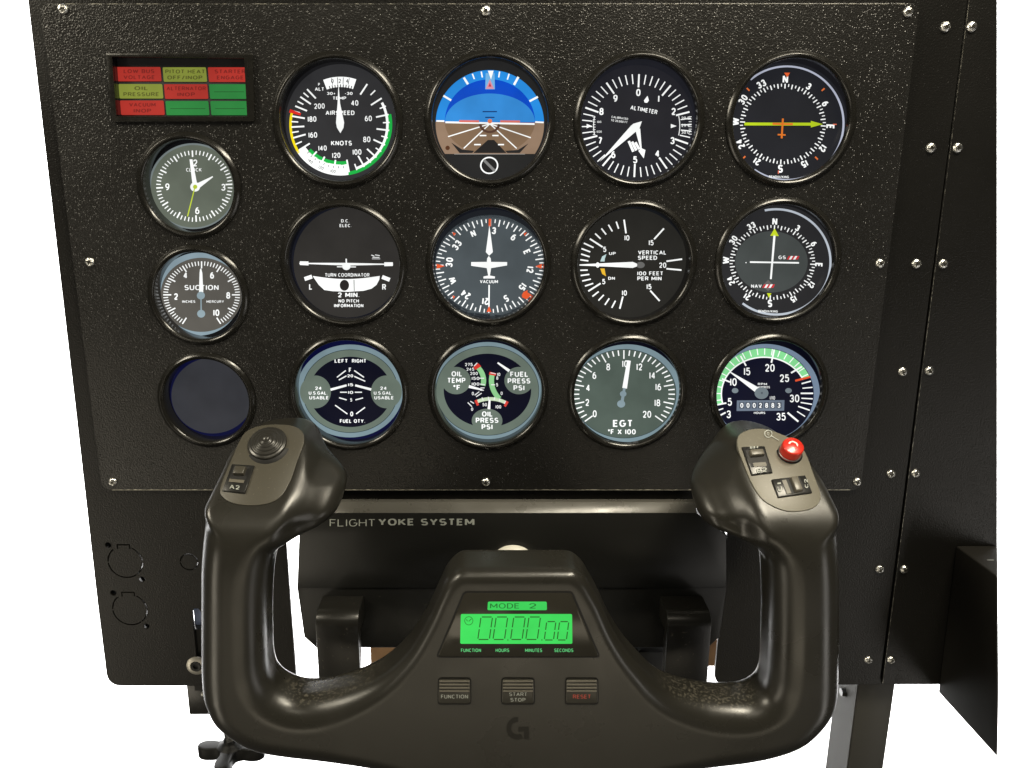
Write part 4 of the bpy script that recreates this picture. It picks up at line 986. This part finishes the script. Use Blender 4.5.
rocker([(740.5, 448), (764, 447), (772.5, 474.5), (751, 477)], 'rocker switch marked B2', dict(hole=(.10, .90, .14, .74), lever=(.20, .84, .18, .40), foot=(.22, .80, .60, .74)), [('B2', .5, .88, 4.2, 10, -8), ('B1', .5, .07, 2.2, 8, -4)])
rocker([(770, 480.7), (804.8, 476.4), (812, 494), (777, 499)], 'rocker switch marked C1', dict(hole=(.26, .80, .10, .92), lever=(.50, .72, .06, .92), foot=(.28, .40, .15, .90)), [('C1', .14, .5, 4.2, 9, -98), ('C2', .90, .5, 3.4, 9, -98)])
for i in range(5):
    u = .515+i*.045
    def at(s, t, q=[(770, 480.7), (804.8, 476.4), (812, 494), (777, 499)]):
        a = np.array(q[0])*(1-s)+np.array(q[1])*s; b = np.array(q[3])*(1-s)+np.array(q[2])*s
        return tuple(a*(1-t)+b*t)
# red button
rc = Hd(789, 454, .7)
obj('button_well', lathe([(0.01, .25), (7.2, .25), (7.5, -.4)], rc, 64, axis=NRM), M_BLACK, yk, True)
rb = obj('red_button', lathe([(6.15, 0), (6.15, 1.2), (5.95, 1.3), (5.95, 6.9), (5.7, 7.5), (5.1, 7.8), (.01, 7.9)], rc, 64, axis=NRM), M_RED, yk, True, 'glossy red push button', 45)
obj('button_ring', lathe([(6.15, .9), (6.5, 1.1), (6.5, 1.5), (6.0, 1.6)], rc, 64, axis=NRM), M_STEEL, rb, True)
n = 20; V1 = []; F1 = []
vtop = np.cross(NRM, [1, 0, 0]); vtop = vtop if vtop[2] > 0 else -vtop
for i in range(n+1):
    a = math.radians(-75+200*i/n)
    for r_ in (1.7, 2.7): V1.append(tuple(rc+NRM*8.0+np.array([1, 0, 0])*r_*math.sin(a)+vtop*(r_*math.cos(a)*.9+.8)))
for i in range(n): F1.append((2*i, 2*i+1, 2*i+3, 2*i+2))
obj('curved_arrow', (V1, F1), M_WHITEPR, rb)
def hring(px, py, r0, r1, lift):
    V = []; Fc = []
    for i in range(33):
        a = 2*math.pi*i/32
        for r in (r0, r1): V.append(tuple(Hd(px+r*math.cos(a), py+r*math.sin(a), lift)))
    for i in range(32): Fc.append((2*i, 2*i+1, 2*i+3, 2*i+2))
    return V, Fc
ln = ([tuple(Hd(u, v, 1.3)) for u, v in ((771.2, 437), (778.5, 441.4), (778.2, 442), (770.9, 437.6))], [(0, 1, 2, 3)])
obj('button_icon', merge(hring(767.7, 435, 3.2, 4.0, 1.3), htext('D', 767.7, 435, 3, None, 0, 1.3), ln), M_GREYPR, yk)
# ---- display on the front face
def Fp(px, py, lift): return tuple(P(px, py, YF-lift))
def fprism(pts, l0, l1, shrink=1.0):
    c_ = np.mean(np.array(pts), 0)
    return prism([Fp(*(c_+(np.array(p)-c_)*shrink), l1) for p in pts], [Fp(*p, l0) for p in pts])
def fflat(pts, fs, lift): return [Fp(u, v, lift+e) for u, v, e in pts], fs
wq = [(463.5, 591.5), (572.5, 591.5), (601, 657.8), (435.5, 657.8)]
dw = obj('display_window', bevelled(fprism(rounded_poly([(464.8, 592.8), (571.2, 592.8), (599, 656.8), (437.5, 656.8)], [3, 3, 4, 4], 4), -1, .35), .25, 2, 50), M_GLOSS, yk, True, sharp=40)
obj('window_gap', fprism(rounded_poly(wq, [4, 4, 5, 5], 4), -1, .12), M_BLACK, dw)
GR = (62, 232, 96)
def rect(x0, y0, x1, y1, r=1.0, sk=0): return rounded_poly([(x0+sk, y0), (x1-sk*.5, y0), (x1, y1), (x0, y1)], r, 3)
obj('timer_screen', (lambda p: fprism(p, 0, .45))(rect(460.2, 614, 572.4, 643.8, 1.5, .6)), glow(GR, .95), dw)
obj('mode_screen', fprism(rect(487.4, 601.6, 547, 610.2, 1.5, .5), 0, .45), glow((56, 215, 90), .95), dw)
ink = glow((40, 120, 40), .8); S_ = ([], [])
def seg(p, q, w=1.15):
    global S_
    d_ = np.array(q, float)-np.array(p); L_ = np.linalg.norm(d_); d_ /= L_; n_ = np.array([-d_[1], d_[0]])*w/2
    a = np.array(p)+d_*.9; b = np.array(q)-d_*.9
    S_ = merge(S_, ([Fp(*(a+n_), .5), Fp(*(b+n_), .5), Fp(*(b-n_), .5), Fp(*(a-n_), .5)], [(0, 1, 2, 3)]))
def digit(x, y0, y1, w, sk):
    ym = (y0+y1)/2
    TL, TR, ML, MR, BL_, BR = (x+sk, y0), (x+sk+w, y0), (x+sk/2, ym), (x+sk/2+w, ym), (x, y1), (x+w, y1)
    for a, b in ((TL, TR), (TL, ML), (TR, MR), (ML, BL_), (MR, BR), (BL_, BR)): seg(a, b)
for x in (477.8, 493, 510.6, 525.8): digit(x, 617, 639.5, 11.5, 3.2)
for x in (544.3, 557.2): digit(x, 621.6, 640, 9.2, 2.4)
for x in (507.6, 541.6): seg((x-1, 640), (x+1.6, 640), 1.6)
n = 28; V1 = []; F1 = []
for i in range(n+1):
    a = 2*math.pi*i/n
    for r_ in (3.8, 4.4): V1.append(Fp(468.8+r_*math.cos(a), 620.8+r_*math.sin(a), .5))
for i in range(n): F1.append((2*i, 2*i+1, 2*i+3, 2*i+2))
S_ = merge(S_, (V1, F1)); seg((468, 622), (466, 618.6), .7); seg((468, 622), (472.2, 618.2), .7)
obj('timer_digits', S_, ink, dw)
t_ = text2d('MODE', 504.5, 605.9, 5.2, 29, bold=0); t2 = text2d('2', 532.6, 605.9, 5.2, 7, bold=0)
obj('mode_lettering', merge(fflat(*t_, .5), fflat(*t2, .5)), glow((30, 130, 50), .8), dw)
L_ = ([], [])
for t, x, w in (('FUNCTION', 471, 20), ('HOURS', 502.4, 13.6), ('MINUTES', 533.6, 17), ('SECONDS', 563.8, 19)): L_ = merge(L_, fflat(*text2d(t, x, 650.3, 3.5, w, bold=.02), .42))
obj('green_lettering', L_, glow((100, 215, 130), .9), dw)
# ---- three push buttons
for x0, lab, mt in ((437.8, ('FUNCTION',), M_GREYPR), (501.3, ('START', 'STOP'), M_GREYPR), (565, ('RESET',), M_REDPR)):
    x1 = x0+33.4
    b = obj('push_button', bevelled(fprism(rounded_poly([(x0+.8, 678.8), (x1-.8, 678.8), (x1-.4, 703.8), (x0+.4, 703.8)], 3, 4), -1, 1.1, .985), .35, 2, 50), mat('button_face', (.036, .034, .027), rough=.32), yk, True,
            'push button marked '+' '.join(lab), 40)
    obj('button_gap', fprism(rounded_poly([(x0, 677.8), (x1, 677.8), (x1+.3, 704.8), (x0-.3, 704.8)], 3.5, 4), -1, .15), M_BLACK, b)
    rg = ([], [])
    for i in range(4):
        y = 680.4+i*3.3
        rg = merge(rg, bevelled(fprism([(x0+1.6, y), (x1-1.6, y), (x1-1.6, y+1.7), (x0+1.6, y+1.7)], .9, 1.6), .12, 1, 40))
    obj('button_ridges', rg, M_TAN, b)
    L_ = ([], [])
    for i, t in enumerate(lab):
        y = 696.6 if len(lab) == 1 else 694.2+i*5.6
        L_ = merge(L_, fflat(*text2d(t, (x0+x1)/2, y, 3.9 if len(lab) == 1 else 3.7, {'FUNCTION': 27, 'START': 17.5, 'STOP': 15, 'RESET': 17.5}[t], bold=.01), 1.2))
    obj('lettering', L_, mt, b)
# emblem
n = 40; V1 = []; F1 = []
for i in range(n+1):
    a = math.radians(5-215*i/n)
    for r_ in (6.4, 11.2):
        V1.append(Fp(517.5+r_*math.sin(a), 728.5-r_*math.cos(a), .12))
for i in range(n): F1.append((2*i, 2*i+1, 2*i+3, 2*i+2))
gq = [(518.5, 727), (529, 727), (529, 739), (524, 739), (524, 731.5), (518.5, 731.5)]
obj('emblem', merge((V1, F1), ([Fp(*p, .14) for p in gq], [(0, 1, 4, 5), (1, 2, 3, 4)])), M_EMBLEM, yk)
# shaft
sc_ = P(513, 556, YH-2)
obj('shaft', lathe([(13, 0), (13, 62)], (sc_[0], YH-1, sc_[2]-14), 48), M_STEEL, yk, True)
obj('shaft_collar', lathe([(16.5, 0), (16.5, 5), (13, 6)], (sc_[0], YH-1, sc_[2]-8.8), 48), mat('collar_white', (.7, .68, .6), rough=.4), yk, True)
# ------------------------------------------------------------------ clamp bracket and star knob at the lower left
br = thing('mounting_bracket', 'black bracket behind the lower left of the plate, with a ringed socket screw', 'bracket', P(215, 714, 12))
q0 = P(186.5, 684, 10); q1 = P(246, 714, 10)
obj('bracket_block', bevelled(box(q0[0], q1[0], 9, 40, q1[2], q0[2]+8), 1, 2), M_CLAMP, br, True, sharp=50)
q0 = P(189, 628.5, 7); q1 = P(215, 690, 7)
obj('bracket_arm', box(q0[0], q1[0], 6.2, 20, q1[2], q0[2]), M_DARK, br)
wc = P(196.5, 665.5, YB)
obj('washer', lathe([(4.2, .2), (4.2, 1.4), (6.2, 1.2), (7.2, .7), (7.4, -.5)], wc, 48), mat('washer_metal', (.45, .43, .38), rough=.4, metal=.8), br, True, sharp=40)
obj('socket_screw', lathe([(.01, .5), (2.0, .5), (2.0, 1.9), (3.6, 2.0), (4.2, 1.2), (4.3, 0)], wc, 32), M_DARK, br, True, sharp=40)
wc2 = P(203.5, 694.5, 8.8)
obj('rivet', lathe([(.01, 1.2), (1.8, 1), (2.6, 0)], wc2, 24), M_STEEL, br, True)
bl = P(197, 617, 12)
obj('slot_light_block', bevelled(box(bl[0]-2.5, bl[0]+10, 12, 16, bl[2]-12, bl[2]+11), 1, 2), mat('slot_light_blue', (.42, .50, .75), rough=.4), br, True, sharp=50)  # bluish light in the slot, shaped as a pale blue block
kn = thing('star_knob', 'black four-lobed clamp knob on a threaded rod below the bracket', 'knob', P(232, 760, 25))
kc = P(231, 747, 25)
prof = []
for i in range(96):
    a = 2*math.pi*i/96; r = 12.5+14*(max(0, math.cos(4*a+.15))**.7)-3*max(0, -math.cos(4*a+.15))
    prof.append((kc[0]+r*math.cos(a), kc[1]+r*math.sin(a)))
M_KNOB = mat('knob_plastic', (.007, .007, .0065), rough=.45, spec=.2)
obj('knob_head', bevelled(prism([(x, y, kc[2]+2) for x, y in prof], [(x, y, kc[2]-9) for x, y in prof]), 1.6, 3, 50), M_KNOB, kn, True, sharp=60)
obj('knob_hub', lathe([(10, 0), (7.5, 2.2), (5.2, 3.2), (5.0, 6)], (kc[0], kc[1], kc[2]+1.9), 40, axis=(0, 0, 1)), M_KNOB, kn, True)
pr = []
for i in range(60): pr.append((4.4 if i % 2 else 3.7, i*.75))
obj('threaded_rod', lathe(pr, (kc[0], kc[1], kc[2]+3), 24, axis=(0, 0, 1)), mat('black_steel', (.03, .03, .03), rough=.3, metal=.6), kn)
# ------------------------------------------------------------------ things behind
wb = thing('wooden_board', 'narrow brown wooden board glimpsed behind the yoke base', 'board', P(560, 668, 160))
q0 = P(370, 640, 160); q1 = P(726, 666, 160)
obj('board', box(q0[0], q1[0], 160, 178, q1[2], q0[2]), M_WOOD, wb)
wl = obj('backdrop', ([(-2600, 900, -1600), (2600, 900, -1600), (2600, 900, 1600), (-2600, 900, 1600)], [(0, 1, 2, 3)]), M_WALL); wl['kind'] = 'structure'
# ------------------------------------------------------------------ light
w = bpy.data.worlds.new('World'); SC.world = w; w.use_nodes = True
w.node_tree.nodes['Background'].inputs[0].default_value = (1, .95, .86, 1)
w.node_tree.nodes['Background'].inputs[1].default_value = .05
def area(name, loc, target, sx, sy, power, col, spread=180):
    l = bpy.data.lights.new(name, 'AREA'); l.shape = 'RECTANGLE'; l.size = sx; l.size_y = sy; l.energy = power; l.color = col
    l.spread = math.radians(spread)
    o = bpy.data.objects.new(name, l); COL.objects.link(o); o.location = loc
    o.rotation_euler = (Vector(target)-Vector(loc)).to_track_quat('-Z', 'Y').to_euler(); return o
WARM = (1, .91, .72)
area('ceiling_lamp', (.34, -.42, .78), (0, 0, .05), .40, .18, 11, WARM)
area('ceiling_lamp', (-.85, -.45, .60), (0, 0, 0), .22, .30, 6, WARM)
area('ceiling_lamp', (-.1, -1.3, 1.2), (0, 0, -.1), .9, .25, 3.0, WARM)
area('low_fill', (-.95, -.75, -.55), (0, -.1, -.1), .22, .8, 2.8, (1, .90, .72))  # unseen fill lights, added low in front to brighten grips and yoke face
area('low_fill', (.95, -.75, -.55), (0, -.1, -.1), .22, .8, 1.8, (1, .95, .88))
area('low_fill', (0, -1.2, -.75), (0, -.1, -.1), 1.0, .25, 1.8, (1, .88, .66))
area('backdrop_fill', (0, .3, 1.5), (0, .9, .2), 3.4, .2, 88, (1, 1, 1), 74)  # unseen lights added behind the panel, aimed at the backdrop to whiten it
area('backdrop_fill', (0, .3, -1.5), (0, .9, -.2), 3.4, .2, 88, (1, 1, 1), 74)
SC.view_settings.view_transform = 'Standard'; SC.view_settings.look = 'None'; SC.view_settings.exposure = 0; SC.view_settings.gamma = 1
SC.render.engine = 'CYCLES'
SC.cycles.max_bounces = 6; SC.cycles.use_denoising = True
